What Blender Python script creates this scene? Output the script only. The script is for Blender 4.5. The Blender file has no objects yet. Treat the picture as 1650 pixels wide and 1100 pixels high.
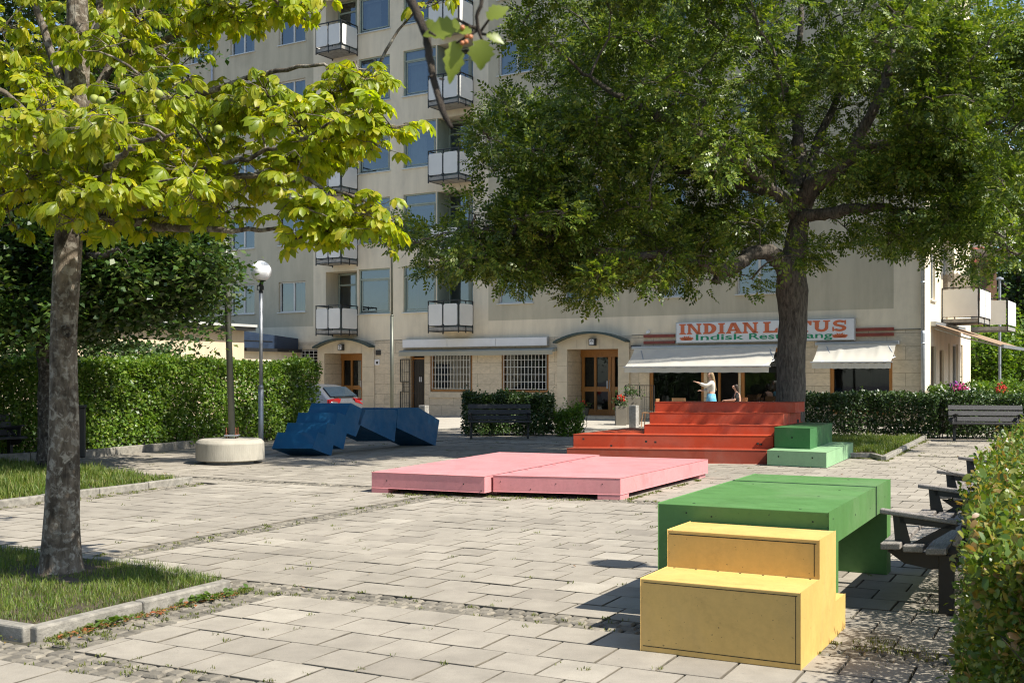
import bpy, bmesh, math, random
import numpy as np
from mathutils import Vector, Matrix, noise as mnoise
random.seed(7); rng = np.random.default_rng(11)
R = math.radians
sc = bpy.context.scene
COL = sc.collection
# ---------------------------------------------------------------- site survey: eye 1.6 m above the paving, looking along +Y
F, HY, CX, EYE = 1800.0, 605.0, 825.0, 1.6
def G(px, py, z=0.0):
    D = F*(EYE-z)/(py-HY); return ((px-CX)/F*D, D)
def ax(px, D): return (px-CX)/F*D
def Zh(py, D): return EYE-(py-HY)*D/F
def P3(px, py, D): return Vector((ax(px, D), D, Zh(py, D)))
CU, SU = math.cos(R(27.2)), math.sin(R(27.2))          # direction of the paving joints
def uv2(u, v): return (u*CU+v*SU, -u*SU+v*CU)
def toUV(x, y): return (x*CU-y*SU, x*SU+y*CU)

# ---------------------------------------------------------------- object helpers
def tag(o, label=None, cat=None, group=None, kind=None):
    if label: o['label'] = label
    if cat: o['category'] = cat
    if group: o['group'] = group
    if kind: o['kind'] = kind
    return o
def thing(name, label, cat, loc=(0, 0, 0), rz=0.0, group=None):
    o = bpy.data.objects.new(name, None); COL.objects.link(o)
    o.empty_display_size = .2
    o.location = loc; o.rotation_euler = (0, 0, rz)
    return tag(o, label, cat, group)
def link(name, me, parent=None):
    o = bpy.data.objects.new(name, me); COL.objects.link(o)
    if parent: o.parent = parent
    return o
def copy_tree(o, parent=None):
    c = o.copy(); COL.objects.link(c)
    if parent: c.parent = parent
    for ch in o.children: copy_tree(ch, c)
    return c
def bevel(o, w=.006, seg=2, ang=35):
    m = o.modifiers.new('bevel', 'BEVEL'); m.width = w; m.segments = seg; m.limit_method = 'ANGLE'; m.angle_limit = R(ang)
    return o
class MB:
    def __init__(s): s.v = []; s.f = []; s.m = []
    def add(s, vs, fs, mi=0, T=None):
        b = len(s.v)
        s.v += [tuple(T @ Vector(p)) if T else tuple(p) for p in vs]
        s.f += [tuple(b+i for i in q) for q in fs]; s.m += [mi]*len(fs); return s
    def box(s, x0, y0, z0, x1, y1, z1, mi=0, T=None):
        if x0 > x1: x0, x1 = x1, x0
        if y0 > y1: y0, y1 = y1, y0
        if z0 > z1: z0, z1 = z1, z0
        vs = [(x, y, z) for z in (z0, z1) for y in (y0, y1) for x in (x0, x1)]
        return s.add(vs, [(0, 2, 3, 1), (4, 5, 7, 6), (0, 1, 5, 4), (2, 6, 7, 3), (0, 4, 6, 2), (1, 3, 7, 5)], mi, T)
    def cbox(s, c, d, mi=0, T=None):
        return s.box(c[0]-d[0]/2, c[1]-d[1]/2, c[2]-d[2]/2, c[0]+d[0]/2, c[1]+d[1]/2, c[2]+d[2]/2, mi, T)
    def bar(s, a, b, w, h=None, mi=0):
        a = Vector(a); b = Vector(b); d = b-a; L = d.length; h = h or w
        q = d.to_track_quat('X', 'Z').to_matrix().to_4x4(); q.translation = a
        return s.box(0, -w/2, -h/2, L, w/2, h/2, mi, q)
    def quad(s, pts, mi=0): return s.add(pts, [tuple(range(len(pts)))], mi)
    def prism(s, pts, vec, mi=0):
        n = len(pts); vec = Vector(vec); a = [Vector(p) for p in pts]
        nrm = Vector((0, 0, 0))
        for i in range(n): nrm += a[i].cross(a[(i+1) % n])
        if nrm.dot(vec) > 0: a = a[::-1]
        vs = a+[p+vec for p in a]
        fs = [tuple(range(n)), tuple(range(2*n-1, n-1, -1))]+[(i, i+n, (i+1) % n+n, (i+1) % n) for i in range(n)]
        fs = fs[:2]+[tuple(reversed(q)) for q in fs[2:]]
        return s.add(vs, fs, mi)
    def tube(s, path, rad, n=8, mi=0, cap=True):
        path = [Vector(p) for p in path]
        if not hasattr(rad, '__len__'): rad = [rad]*len(path)
        b = len(s.v); prev = None
        for i, p in enumerate(path):
            t = (path[min(i+1, len(path)-1)]-path[max(i-1, 0)])
            if t.length < 1e-6: t = Vector((0, 0, 1))
            t.normalize()
            if prev is None:
                prev = t.orthogonal().normalized()
            prev = (prev-t*prev.dot(t))
            if prev.length < 1e-5: prev = t.orthogonal()
            prev.normalize(); q = t.cross(prev)
            for k in range(n):
                a = 2*math.pi*k/n
                s.v.append(tuple(p+(prev*math.cos(a)+q*math.sin(a))*rad[i]))
        for i in range(len(path)-1):
            for k in range(n):
                s.f.append((b+i*n+k, b+i*n+(k+1) % n, b+(i+1)*n+(k+1) % n, b+(i+1)*n+k)); s.m.append(mi)
        if cap:
            s.f.append(tuple(b+k for k in range(n-1, -1, -1))); s.m.append(mi)
            e = b+(len(path)-1)*n; s.f.append(tuple(e+k for k in range(n))); s.m.append(mi)
        return s
    def lathe(s, prof, c=(0, 0, 0), n=24, mi=0):
        b = len(s.v)
        for r, z in prof:
            for k in range(n):
                a = 2*math.pi*k/n; s.v.append((c[0]+r*math.cos(a), c[1]+r*math.sin(a), c[2]+z))
        for i in range(len(prof)-1):
            for k in range(n):
                s.f.append((b+i*n+k, b+i*n+(k+1) % n, b+(i+1)*n+(k+1) % n, b+(i+1)*n+k)); s.m.append(mi)
        s.f.append(tuple(b+k for k in range(n-1, -1, -1))); s.m.append(mi)
        e = b+(len(prof)-1)*n; s.f.append(tuple(e+k for k in range(n))); s.m.append(mi)
        return s
    def ball(s, c, r, n=16, mi=0, sz=1.0):
        prof = [(max(1e-4, r*math.sin(math.pi*i/(n//2))), -r*sz*math.cos(math.pi*i/(n//2))) for i in range(n//2+1)]
        return s.lathe(prof, c, n, mi)
    def pieces(s, name, mat, parent, nv=8):
        """one object per piece (every piece has nv vertices)"""
        for k in range(len(s.v)//nv):
            m = MB(); m.v = s.v[k*nv:(k+1)*nv]; fs = [f for f in s.f if k*nv <= f[0] < (k+1)*nv]; m.f = [tuple(i-k*nv for i in f) for f in fs]; m.m = [0]*len(fs); m.build(name, mat, parent)
    def build(s, name, mats, parent=None, smooth=False, bev=None):
        me = bpy.data.meshes.new(name); me.from_pydata(s.v, [], s.f)
        if not isinstance(mats, (list, tuple)): mats = [mats]
        for m in mats: me.materials.append(m)
        me.polygons.foreach_set('material_index', s.m)
        if smooth: me.polygons.foreach_set('use_smooth', [True]*len(s.f))
        me.update()
        o = link(name, me, parent)
        if bev: bevel(o, bev)
        return o
def fast_mesh(name, V, Q, mat, parent=None, smooth=False):
    me = bpy.data.meshes.new(name); n = len(Q)
    me.vertices.add(len(V)); me.vertices.foreach_set('co', np.ascontiguousarray(V, dtype=np.float32).ravel())
    me.loops.add(n*4); me.loops.foreach_set('vertex_index', np.ascontiguousarray(Q, dtype=np.int32).ravel())
    me.polygons.add(n); me.polygons.foreach_set('loop_start', np.arange(0, n*4, 4, dtype=np.int32))
    if smooth: me.polygons.foreach_set('use_smooth', np.ones(n, dtype=bool))
    me.materials.append(mat); me.update(calc_edges=True)
    return link(name, me, parent)
def unit(a): return a/np.maximum(np.linalg.norm(a, axis=-1, keepdims=True), 1e-9)
def scatter(tv, tq, pos, axis, nrm, size):
    """copies of a template (x = leaf axis, z = leaf normal) -> verts, quads"""
    x = unit(axis); z = unit(nrm-x*np.sum(nrm*x, 1, keepdims=True)); y = np.cross(z, x)
    B = np.stack([x, y, z], 2)
    V = np.einsum('nij,kj->nki', B, tv)*size[:, None, None]+pos[:, None, :]
    n, k = len(pos), len(tv)
    Q = (tq[None]+(np.arange(n)*k)[:, None, None]).reshape(-1, 4)
    return V.reshape(-1, 3), Q
def rnd_dirs(n): return unit(rng.normal(size=(n, 3)))

# ---------------------------------------------------------------- materials
def nt(name):
    m = bpy.data.materials.new(name); m.use_nodes = True; t = m.node_tree; t.nodes.clear()
    out = t.nodes.new('ShaderNodeOutputMaterial'); p = t.nodes.new('ShaderNodeBsdfPrincipled')
    t.links.new(p.outputs[0], out.inputs[0]); return m, t, p, out
def N(t, kind, **kw):
    n = t.nodes.new(kind)
    for k, v in kw.items():
        if k in n.inputs.keys() and not hasattr(n, k): n.inputs[k].default_value = v
        else: setattr(n, k, v)
    return n
def noise(t, scale, detail=6, rough=.55, vec=None, dist=0):
    n = t.nodes.new('ShaderNodeTexNoise'); n.inputs['Scale'].default_value = scale; n.inputs['Detail'].default_value = detail
    n.inputs['Roughness'].default_value = rough; n.inputs['Distortion'].default_value = dist
    if vec is not None: t.links.new(vec, n.inputs['Vector'])
    return n
def ramp(t, fac, stops):
    r = t.nodes.new('ShaderNodeValToRGB'); e = r.color_ramp.elements
    while len(e) < len(stops): e.new(.5)
    for i, (p, c) in enumerate(stops):
        e[i].position = p; e[i].color = (c, c, c, 1) if not hasattr(c, '__len__') else (*c, 1)
    t.links.new(fac, r.inputs[0]); return r
def mixc(t, fac, a, b, mode='MIX'):
    m = t.nodes.new('ShaderNodeMix'); m.data_type = 'RGBA'; m.blend_type = mode
    for s, val in ((m.inputs[0], fac), (m.inputs[6], a), (m.inputs[7], b)):
        if hasattr(val, 'is_output') or hasattr(val, 'links'): t.links.new(val, s)
        elif s == m.inputs[0]: s.default_value = val
        else: s.default_value = (*val, 1)
    return m.outputs[2]
def objco(t, scale=(1, 1, 1)):
    c = t.nodes.new('ShaderNodeTexCoord'); mp = t.nodes.new('ShaderNodeMapping'); mp.inputs['Scale'].default_value = scale
    t.links.new(c.outputs['Object'], mp.inputs[0]); return mp.outputs[0]
def bump(t, p, h, strength=.3, dist=.01):
    b = t.nodes.new('ShaderNodeBump'); b.inputs['Strength'].default_value = strength; b.inputs['Distance'].default_value = dist
    t.links.new(h, b.inputs['Height']); t.links.new(b.outputs[0], p.inputs['Normal']); return b
def simple(name, c, rough=.6, var=.12, scale=3.0, bmp=.0, bscale=60, metal=0, spec=.5, c2=None, sc3=(1, 1, 1), island=0.0, thr=(.35, .65)):
    m, t, p, out = nt(name); co = objco(t, sc3)
    n = noise(t, scale, 8, .6, co)
    c2 = c2 or tuple(max(0, x*(1-var*2)) for x in c)
    r = ramp(t, n.outputs[0], [(thr[0], c2), (thr[1], c)])
    colr = r.outputs[0]
    if island:
        g = t.nodes.new('ShaderNodeNewGeometry'); rr = ramp(t, g.outputs['Random Per Island'], [(0, 1-island), (1, 1.0)])
        colr = mixc(t, 1.0, colr, rr.outputs[0], 'MULTIPLY')
    t.links.new(colr, p.inputs['Base Color'])
    p.inputs['Roughness'].default_value = rough; p.inputs['Metallic'].default_value = metal
    p.inputs['Specular IOR Level'].default_value = spec
    if bmp: bump(t, p, noise(t, bscale, 5, .6, co).outputs[0], bmp)
    return m
def painted(name, c, dark, rough=.55):
    """weathered house paint on plywood: dirt, chips and faint roller marks"""
    m, t, p, out = nt(name); co = objco(t)
    big = ramp(t, noise(t, 1.3, 6, .6, co).outputs[0], [(.3, tuple(x*.86 for x in c)), (.7, c)])
    fine = ramp(t, noise(t, 22, 6, .7, co).outputs[0], [(.25, .88), (.6, 1.0)]); a = mixc(t, 1.0, big.outputs[0], fine.outputs[0], 'MULTIPLY')
    sc_ = ramp(t, noise(t, 2.6, 9, .72, objco(t, (.8, 1.6, 1)), .5).outputs[0], [(.30, .80), (.46, 1.0)]); a = mixc(t, 1.0, a, sc_.outputs[0], 'MULTIPLY')
    du = ramp(t, noise(t, .9, 7, .7, objco(t), .6).outputs[0], [(.5, 0), (.75, .14)]); a = mixc(t, du.outputs[0], a, (.42, .38, .30))
    str_ = noise(t, 9, 4, .6, objco(t, (1, 1, .12)))
    s2 = ramp(t, str_.outputs[0], [(.35, .96), (.6, 1.0)]); a = mixc(t, 1.0, a, s2.outputs[0], 'MULTIPLY')
    chips = ramp(t, noise(t, 55, 3, .5, co, .5).outputs[0], [(.70, 0), (.72, 1)])
    a = mixc(t, chips.outputs[0], a, dark)
    t.links.new(a, p.inputs['Base Color'])
    rr = ramp(t, noise(t, 5, 5, .6, co).outputs[0], [(.3, rough-.1), (.7, rough+.15)]); t.links.new(rr.outputs[0], p.inputs['Roughness'])
    p.inputs['Specular IOR Level'].default_value = .35
    bump(t, p, noise(t, 120, 4, .6, co).outputs[0], .12, .004)
    return m
def leafmat(name, cols, trans=.4, rough=.42, tcol=None, clump=1.2, spec=.5):
    m, t, p, out = nt(name)
    g = t.nodes.new('ShaderNodeNewGeometry')
    n = len(cols); r = ramp(t, g.outputs['Random Per Island'], [(i/(n-1), c) for i, c in enumerate(cols)])
    co = objco(t); cl = ramp(t, noise(t, clump, 3, .5, co).outputs[0], [(.3, .72), (.7, 1.12)])
    a = mixc(t, 1.0, r.outputs[0], cl.outputs[0], 'MULTIPLY')
    t.links.new(a, p.inputs['Base Color']); p.inputs['Roughness'].default_value = rough; p.inputs['Specular IOR Level'].default_value = spec
    tr = t.nodes.new('ShaderNodeBsdfTranslucent'); tc = mixc(t, 1.0, a, tcol or (1.25, 1.3, .35), 'MULTIPLY')
    t.links.new(tc, tr.inputs[0])
    ms = t.nodes.new('ShaderNodeMixShader'); ms.inputs[0].default_value = trans
    t.links.new(p.outputs[0], ms.inputs[1]); t.links.new(tr.outputs[0], ms.inputs[2]); t.links.new(ms.outputs[0], out.inputs[0])
    return m
def barkmat(name, c, c2, patch=None, scale=14):
    m, t, p, out = nt(name); co = objco(t, (1, 1, .25)); co1 = objco(t)
    n1 = noise(t, scale, 8, .65, co, .6); a = ramp(t, n1.outputs[0], [(.35, c2), (.62, c)]).outputs[0]
    if patch:
        pt = ramp(t, noise(t, 17, 7, .62, co1, .5).outputs[0], [(.50, 0), (.60, .95)]); a = mixc(t, pt.outputs[0], a, patch)
        pd = ramp(t, noise(t, 5, 6, .6, co1, .3).outputs[0], [(.38, .45), (.52, 1)]); a = mixc(t, 1.0, a, pd.outputs[0], 'MULTIPLY')
    t.links.new(a, p.inputs['Base Color']); p.inputs['Roughness'].default_value = .9; p.inputs['Specular IOR Level'].default_value = .2
    bump(t, p, n1.outputs[0], 1.0, .05); return m
def glassmat(name, tint=(.70, .76, .77), refl=2.5):
    m, t, p, out = nt(name); t.nodes.remove(p)
    tr = t.nodes.new('ShaderNodeBsdfTransparent'); tr.inputs[0].default_value = (*tint, 1)
    gl = t.nodes.new('ShaderNodeBsdfGlossy'); gl.inputs['Roughness'].default_value = .02; gl.inputs[0].default_value = (.84, .93, 1.0, 1)
    fr = t.nodes.new('ShaderNodeFresnel'); fr.inputs[0].default_value = refl
    bp = t.nodes.new('ShaderNodeBump'); bp.inputs['Strength'].default_value = .05; bp.inputs['Distance'].default_value = .05
    t.links.new(noise(t, .8, 2, .5, objco(t)).outputs[0], bp.inputs['Height']); t.links.new(bp.outputs[0], gl.inputs['Normal'])
    ms = t.nodes.new('ShaderNodeMixShader'); t.links.new(fr.outputs[0], ms.inputs[0]); t.links.new(tr.outputs[0], ms.inputs[1]); t.links.new(gl.outputs[0], ms.inputs[2])
    t.links.new(ms.outputs[0], out.inputs[0]); return m

M = {}
M['slab'] = None
def slabmat():
    m, t, p, out = nt('concrete_slab'); co = objco(t); g = t.nodes.new('ShaderNodeNewGeometry')
    a = ramp(t, g.outputs['Random Per Island'], [(0, (.285, .252, .202)), (.12, (.33, .293, .234)), (.9, (.362, .322, .258)), (1, (.415, .372, .298))]).outputs[0]
    st = ramp(t, noise(t, .35, 6, .6, co).outputs[0], [(.35, .80), (.6, 1.0)]); a = mixc(t, 1.0, a, st.outputs[0], 'MULTIPLY')
    s2 = ramp(t, noise(t, 4, 8, .65, co).outputs[0], [(.3, .82), (.6, 1.02)]); a = mixc(t, 1.0, a, s2.outputs[0], 'MULTIPLY')
    f = ramp(t, noise(t, 160, 3, .7, co).outputs[0], [(.3, .80), (.6, 1.03)]); a = mixc(t, 1.0, a, f.outputs[0], 'MULTIPLY')
    sp = ramp(t, noise(t, 26, 2, .5, co).outputs[0], [(.70, 0), (.74, 1)]); a = mixc(t, sp.outputs[0], a, (.22, .20, .16))
    t.links.new(a, p.inputs['Base Color']); p.inputs['Roughness'].default_value = .88; p.inputs['Specular IOR Level'].default_value = .25
    bump(t, p, noise(t, 140, 4, .7, co).outputs[0], .25, .004); return m
M['slab'] = slabmat()
M['slab_edge'] = simple('dirty_slab_edge', (.18, .155, .115), .95, .25, 6)
M['cobble'] = simple('granite_cobble', (.285, .25, .19), .8, .22, 9, .5, 60, island=.42)
M['joint'] = simple('sand_and_moss', (.055, .045, .03), .95, .2, 3, .5, 90, c2=(.03, .034, .014))
M['asphalt'] = simple('asphalt', (.12, .098, .092), .9, .15, 2, .4, 120)
M['walk'] = simple('sidewalk_concrete', (.42, .38, .31), .9, .08, 1.5, .3, 90)
M['kerb'] = simple('kerb_granite', (.30, .275, .225), .85, .22, 12, .6, 55)
M['soil'] = simple('soil', (.09, .065, .04), .95, .25, 6, .6, 40)
def wallmat(name, c, stain=.10):
    m, t, p, out = nt(name); co = objco(t)
    a = ramp(t, noise(t, .25, 7, .6, co).outputs[0], [(.3, tuple(x*(1-stain) for x in c)), (.7, c)]).outputs[0]
    pt = ramp(t, noise(t, .7, 9, .68, co, .8).outputs[0], [(.36, .93), (.5, 1.0)]); a = mixc(t, 1.0, a, pt.outputs[0], 'MULTIPLY')
    st = ramp(t, noise(t, 2.2, 6, .65, objco(t, (1, 1, .15))).outputs[0], [(.3, .84), (.60, 1.0)]); a = mixc(t, 1.0, a, st.outputs[0], 'MULTIPLY')
    t.links.new(a, p.inputs['Base Color']); p.inputs['Roughness'].default_value = .92; p.inputs['Specular IOR Level'].default_value = .2
    bump(t, p, noise(t, 70, 4, .6, co).outputs[0], .2, .006); return m
M['cream'] = wallmat('cream_render', (.83, .72, .53))
M['olive'] = wallmat('olive_render', (.55, .49, .355), .06)
def ashlar():
    m, t, p, out = nt('stone_cladding'); co = objco(t)
    b = t.nodes.new('ShaderNodeTexBrick')
    mp = t.nodes.new('ShaderNodeMapping'); mp.inputs['Rotation'].default_value = (R(90), 0, 0)
    t.links.new(co, mp.inputs[0]); t.links.new(mp.outputs[0], b.inputs['Vector'])
    for k, v in (('Scale', 1.0), ('Mortar Size', .008), ('Brick Width', 1.15), ('Row Height', .42), ('Mortar Smooth', .2), ('Bias', 0.0)): b.inputs[k].default_value = v
    b.inputs['Color1'].default_value = (.66, .55, .39, 1); b.inputs['Color2'].default_value = (.58, .49, .35, 1); b.inputs['Mortar'].default_value = (.30, .245, .17, 1)
    v = ramp(t, noise(t, 3, 8, .7, objco(t, (1, 1, 2.2)), 1.6).outputs[0], [(.35, .78), (.6, 1.04)])
    a = mixc(t, 1.0, b.outputs[0], v.outputs[0], 'MULTIPLY'); t.links.new(a, p.inputs['Base Color']); p.inputs['Roughness'].default_value = .7
    return m
M['stone'] = ashlar()
M['portal'] = simple('portal_stone', (.62, .53, .38), .75, .08, 3, .2, 50)
M['frame_w'] = simple('white_window_frame', (.66, .63, .56), .5, .04)
M['frame_g'] = simple('green_window_frame', (.33, .37, .29), .5, .06)
M['sill'] = simple('sheet_metal_sill', (.62, .62, .58), .4, .05, metal=.3)
M['glass'] = glassmat('window_glass')
M['glass_d'] = glassmat('shop_glass', (.45, .48, .45), 1.6)
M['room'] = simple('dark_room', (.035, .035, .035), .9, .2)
M['curtain'] = simple('curtain', (.55, .55, .52), .9, .1, 2)
M['curtain_d'] = simple('grey_curtain', (.22, .23, .23), .9, .1, 2)
M['blind'] = simple('blind', (.50, .52, .50), .8, .05, 2)
M['balc'] = simple('balcony_panel', (.72, .70, .64), .6, .04, 2)
M['black'] = simple('black_steel', (.018, .018, .017), .45, .1, 8)
M['conc'] = simple('concrete', (.40, .365, .29), .85, .12, 5, .4, 40, sc3=(1, 1, .35))
M['conc_dark'] = simple('weathered_concrete', (.36, .34, .30), .85, .2, 7, .4, 40)
M['oak'] = simple('oiled_oak', (.38, .165, .035), .4, .16, 8, sc3=(6, 6, .6))
M['wood_grey'] = simple('weathered_wood', (.36, .32, .275), .75, .25, 16, .5, 60, sc3=(.5, 7, 7), island=.2)
M['wood_mid'] = simple('shaded_grey_wood', (.16, .145, .125), .7, .25, 16, .5, 60, sc3=(.5, 7, 7), island=.2)
M['wood_dark'] = simple('dark_stain_and_shade_wood', (.055, .052, .05), .55, .25, 14, .4, 50, sc3=(.5, 7, 7), island=.25)
M['sign_white'] = simple('sign_white', (.72, .72, .72), .35, .03)
M['sign_edge'] = simple('sign_aluminium', (.45, .46, .46), .35, .05, metal=.6)
M['orange'] = simple('letter_orange', (.62, .15, .055), .5, .05)
M['orange_d'] = simple('letter_brown', (.25, .06, .03), .5, .05)
M['green_l'] = simple('letter_green', (.0, .26, .11), .5, .05)
M['redbar'] = simple('dark_red_paint', (.26, .05, .03), .5, .15)
M['copper'] = simple('green_sheet_metal', (.035, .065, .06), .4, .2, 5)
M['steel'] = simple('galvanised_steel', (.42, .44, .46), .55, .08, 7, metal=.7)
M['pole_g'] = simple('green_grey_pole', (.13, .135, .105), .45, .1, 5, metal=.3)
M['white_glass'] = simple('opal_globe', (.90, .90, .87), .3, .01)
M['fabric'] = None
def fabricmat(name, c, trans=.35):
    m, t, p, out = nt(name); a = ramp(t, noise(t, 2, 5, .6, objco(t)).outputs[0], [(.3, tuple(x*.9 for x in c)), (.7, c)]).outputs[0]
    t.links.new(a, p.inputs['Base Color']); p.inputs['Roughness'].default_value = .85
    tr = t.nodes.new('ShaderNodeBsdfTranslucent'); t.links.new(a, tr.inputs[0]); ms = t.nodes.new('ShaderNodeMixShader'); ms.inputs[0].default_value = trans
    t.links.new(p.outputs[0], ms.inputs[1]); t.links.new(tr.outputs[0], ms.inputs[2]); t.links.new(ms.outputs[0], out.inputs[0]); return m
M['fabric'] = fabricmat('awning_cream', (.80, .76, .65))
M['fabric_o'] = fabricmat('awning_orange', (.42, .29, .18))
M['lampw'] = simple('straw_lamp', (.42, .27, .10), .7, .1)
M['oakd'] = simple('brown_door', (.30, .22, .13), .6, .12, 6)
M['reed'] = simple('reed', (.23, .17, .10), .8, .3, 20)
M['grey_aw'] = simple('grey_cassette', (.33, .34, .29), .5, .08)
M['fabric_g'] = fabricmat('faded_fabric', (.42, .40, .31), .15)
M['bluemetal'] = simple('blue_sheet_metal', (.035, .055, .095), .35, .15, 3, metal=.2)
M['cream_l'] = wallmat('light_cream_render', (.60, .49, .34), .06)
M['brown'] = wallmat('brown_render', (.22, .125, .075), .1)
M['tile'] = simple('roof_tile', (.33, .09, .05), .8, .3, 8, .6, 8, sc3=(2, .4, .4))
M['glass_o'] = simple('dark_window_glass', (.03, .045, .06), .06, .1)
M['conker'] = simple('spiky_green_husk', (.30, .34, .06), .7, .1, 30)
M['berry'] = simple('orange_berry', (.55, .20, .08), .35, .1)
M['hair_b'] = simple('blond_hair', (.33, .22, .11), .6, .2, 60, sc3=(3, 3, .3))
M['hair_d'] = simple('dark_hair', (.035, .022, .016), .5, .2, 60)
M['skin'] = simple('skin', (.52, .30, .21), .5, .05)
M['jacket'] = simple('cream_knit', (.62, .57, .50), .9, .06, 10)
M['blouse'] = simple('black_cloth', (.02, .02, .02), .9, .1)
M['skirt'] = simple('blue_cloth', (.03, .30, .50), .8, .25, 9, c2=(.25, .45, .55))
M['carpaint'] = simple('silver_car_paint', (.25, .26, .28), .25, .03, metal=.7)
M['redlens'] = simple('red_lens', (.28, .012, .014), .15, .1)
M['rubber'] = simple('rubber', (.02, .02, .02), .8, .1)
M['terra'] = simple('beige_planter', (.17, .15, .115), .8, .1)
M['petal_r'] = simple('red_petal', (.65, .05, .02), .6, .2, 20)
M['petal_p'] = simple('pink_petal', (.62, .03, .22), .6, .2, 20)
M['petal_v'] = simple('violet_petal', (.42, .08, .45), .6, .2, 20)
M['petal_w'] = simple('white_petal', (.72, .72, .62), .6, .1, 20)
M['rust'] = simple('rusty_bolt', (.22, .07, .03), .8, .3, 30)
M['chairwood'] = simple('beech_wood', (.42, .22, .10), .5, .12, 9)
M['cobble_p'] = simple('rough_granite', (.36, .34, .30), .85, .2, 14, .5, 70)
# ================================================================ GROUND
def inpoly(x, y, poly):
    c = False; n = len(poly)
    for i in range(n):
        x1, y1 = poly[i]; x2, y2 = poly[i-1]
        if (y1 > y) != (y2 > y) and x < (x2-x1)*(y-y1)/(y2-y1)+x1: c = not c
    return c
def sheet(name, pts, z, mat, thick=None):
    m = MB(); m.quad([(x, y, z) for x, y in pts]); o = m.build(name, mat); return tag(o, kind='structure')
sheet('ground', [(-250, -60), (250, -60), (250, 400), (-250, 400)], -.030, M['asphalt'])
sheet('paving_bed', [(-14, -6), (22, -6), (26, 33.2), (-14, 33.2)], -.020, M['joint'])
# beds (world polygons)
BED1 = [uv2(-5.68, 4.78), uv2(-5.68, 6.48), uv2(-7.4, 6.80), uv2(-16, 6.80), uv2(-16, 4.78)]
BED2 = [(-4.79, 16.75), (-7.6, 19.2), (-14.5, 23.5), (-16, 12), (-8.6, 8.6)]
BED3 = [G(1330, 737), G(1407, 733), G(1424, 740), G(1490, 706), (10.3, 28.6), (4.6, 28.9), (5.6, 22.0)]
BEDS = [BED1, BED2, BED3]
STR_U = [(4.29, 4.61), (6.51, 6.83), (13.15, 13.47), (23.3, 23.6)]         # cobble strips running with the rows (v ranges)
STR_V = [(-5.62, -5.24, 4.61, 6.51), (-7.85, -7.5, 6.83, 13.15), (-11.8, -11.45, 9.0, 12.6)]
def infrustum(x, y, m=1.2): return y > 3.6 and abs(x) < .50*y+m and y < 33
slab = MB(); rc = random.Random(3)
def slabbox(mb, pts, z, ch, em=0):
    cx = sum(p[0] for p in pts)/4; cy = sum(p[1] for p in pts)/4
    b = len(mb.v); tx, ty = rc.gauss(0, .006), rc.gauss(0, .006)
    for k, (s, dz) in enumerate(((1.0, -.03), (1.0, -ch), (None, 0))):
        for x, y in pts:
            if s is None:
                L = math.hypot(x-cx, y-cy); q = max(0, 1-ch*1.4/L); X = cx+(x-cx)*q; Y = cy+(y-cy)*q
            else: X, Y = x, y
            mb.v.append((X, Y, z+dz+tx*(X-cx)+ty*(Y-cy)))
    for k in range(2):
        for i in range(4):
            j = (i+1) % 4; mb.f.append((b+k*4+i, b+k*4+j, b+k*4+4+j, b+k*4+4+i)); mb.m.append(em)
    mb.f.append((b+8, b+9, b+10, b+11)); mb.m.append(0)
RV, RU, GAP = .378, .361, .0060
bands = []
v = 4.29
v = 4.29-RV*5
vs = []
edges = [(4.29-RV*6, 4.29), (4.61, 6.51), (6.83, 13.15), (13.47, 23.3), (23.6, 37.5)]
row = 0
for a, b in edges:
    n = max(1, round((b-a)/RV)); h = (b-a)/n
    for i in range(n):
        v0 = a+i*h; v1 = v0+h; row += 1
        off = (row % 2)*RU*.5+rc.uniform(-.012, .012)+.08
        for j in range(-60, 60):
            u0 = off+j*RU; u1 = u0+RU; um, vm = (u0+u1)/2, (v0+v1)/2
            x, y = uv2(um, vm)
            if not infrustum(x, y): continue
            if any(inpoly(x, y, p) for p in BEDS[1:]): continue
            iv = [(u0, u1)]
            for s in STR_V+[(-16, -5.24, 4.61, 6.52), (-16, -7.0, 6.5, 6.83)]:
                if s[2] < vm < s[3]:
                    nv_ = []
                    for a_, b_ in iv:
                        if b_ <= s[0] or a_ >= s[1]: nv_.append((a_, b_)); continue
                        if a_ < s[0]: nv_.append((a_, s[0]))
                        if b_ > s[1]: nv_.append((s[1], b_))
                    iv = nv_
            for uu0, uu1 in iv:
                if uu1-uu0 < .04: continue
                g = GAP; q = [(uu0+g, v0+g), (uu1-g, v0+g), (uu1-g, v1-g), (uu0+g, v1-g)]
                slabbox(slab, [uv2(*p) for p in q], rc.gauss(0, .0012), .0024, 1)
tag(slab.build('paving', [M['slab'], M['slab_edge']]), kind='structure')
cob = MB()
def cobbles(u0, u1, v0, v1):
    nu = max(1, round((u1-u0)/.115)); nv = max(1, round((v1-v0)/.108))
    du = (u1-u0)/nu; dv = (v1-v0)/nv; longu = nu > nv
    for i in range(nu):
        for j in range(nv):
            o = (.5*(j % 2) if longu else 0)*du; o2 = (0 if longu else .5*(i % 2))*dv
            a, b = u0+i*du+o, v0+j*dv+o2; x, y = uv2(a+du/2, b+dv/2)
            if not infrustum(x, y) or any(inpoly(x, y, p) for p in BEDS[1:]): continue
            g = .007; w = lambda: rc.uniform(-.010, .010)
            q = [(a+g+w(), b+g+w()), (a+du-g+w(), b+g+w()), (a+du-g+w(), b+dv-g+w()), (a+g+w(), b+dv-g+w())]
            slabbox(cob, [uv2(*p) for p in q], rc.gauss(-.002, .003), .012)
for v0, v1 in STR_U: cobbles(-13 if v0 > 5 and v0 < 6 else -14, 14, v0, v1)
for s in STR_V: cobbles(*s)
tag(cob.build('cobble_path', M['cobble']), kind='structure')
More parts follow.
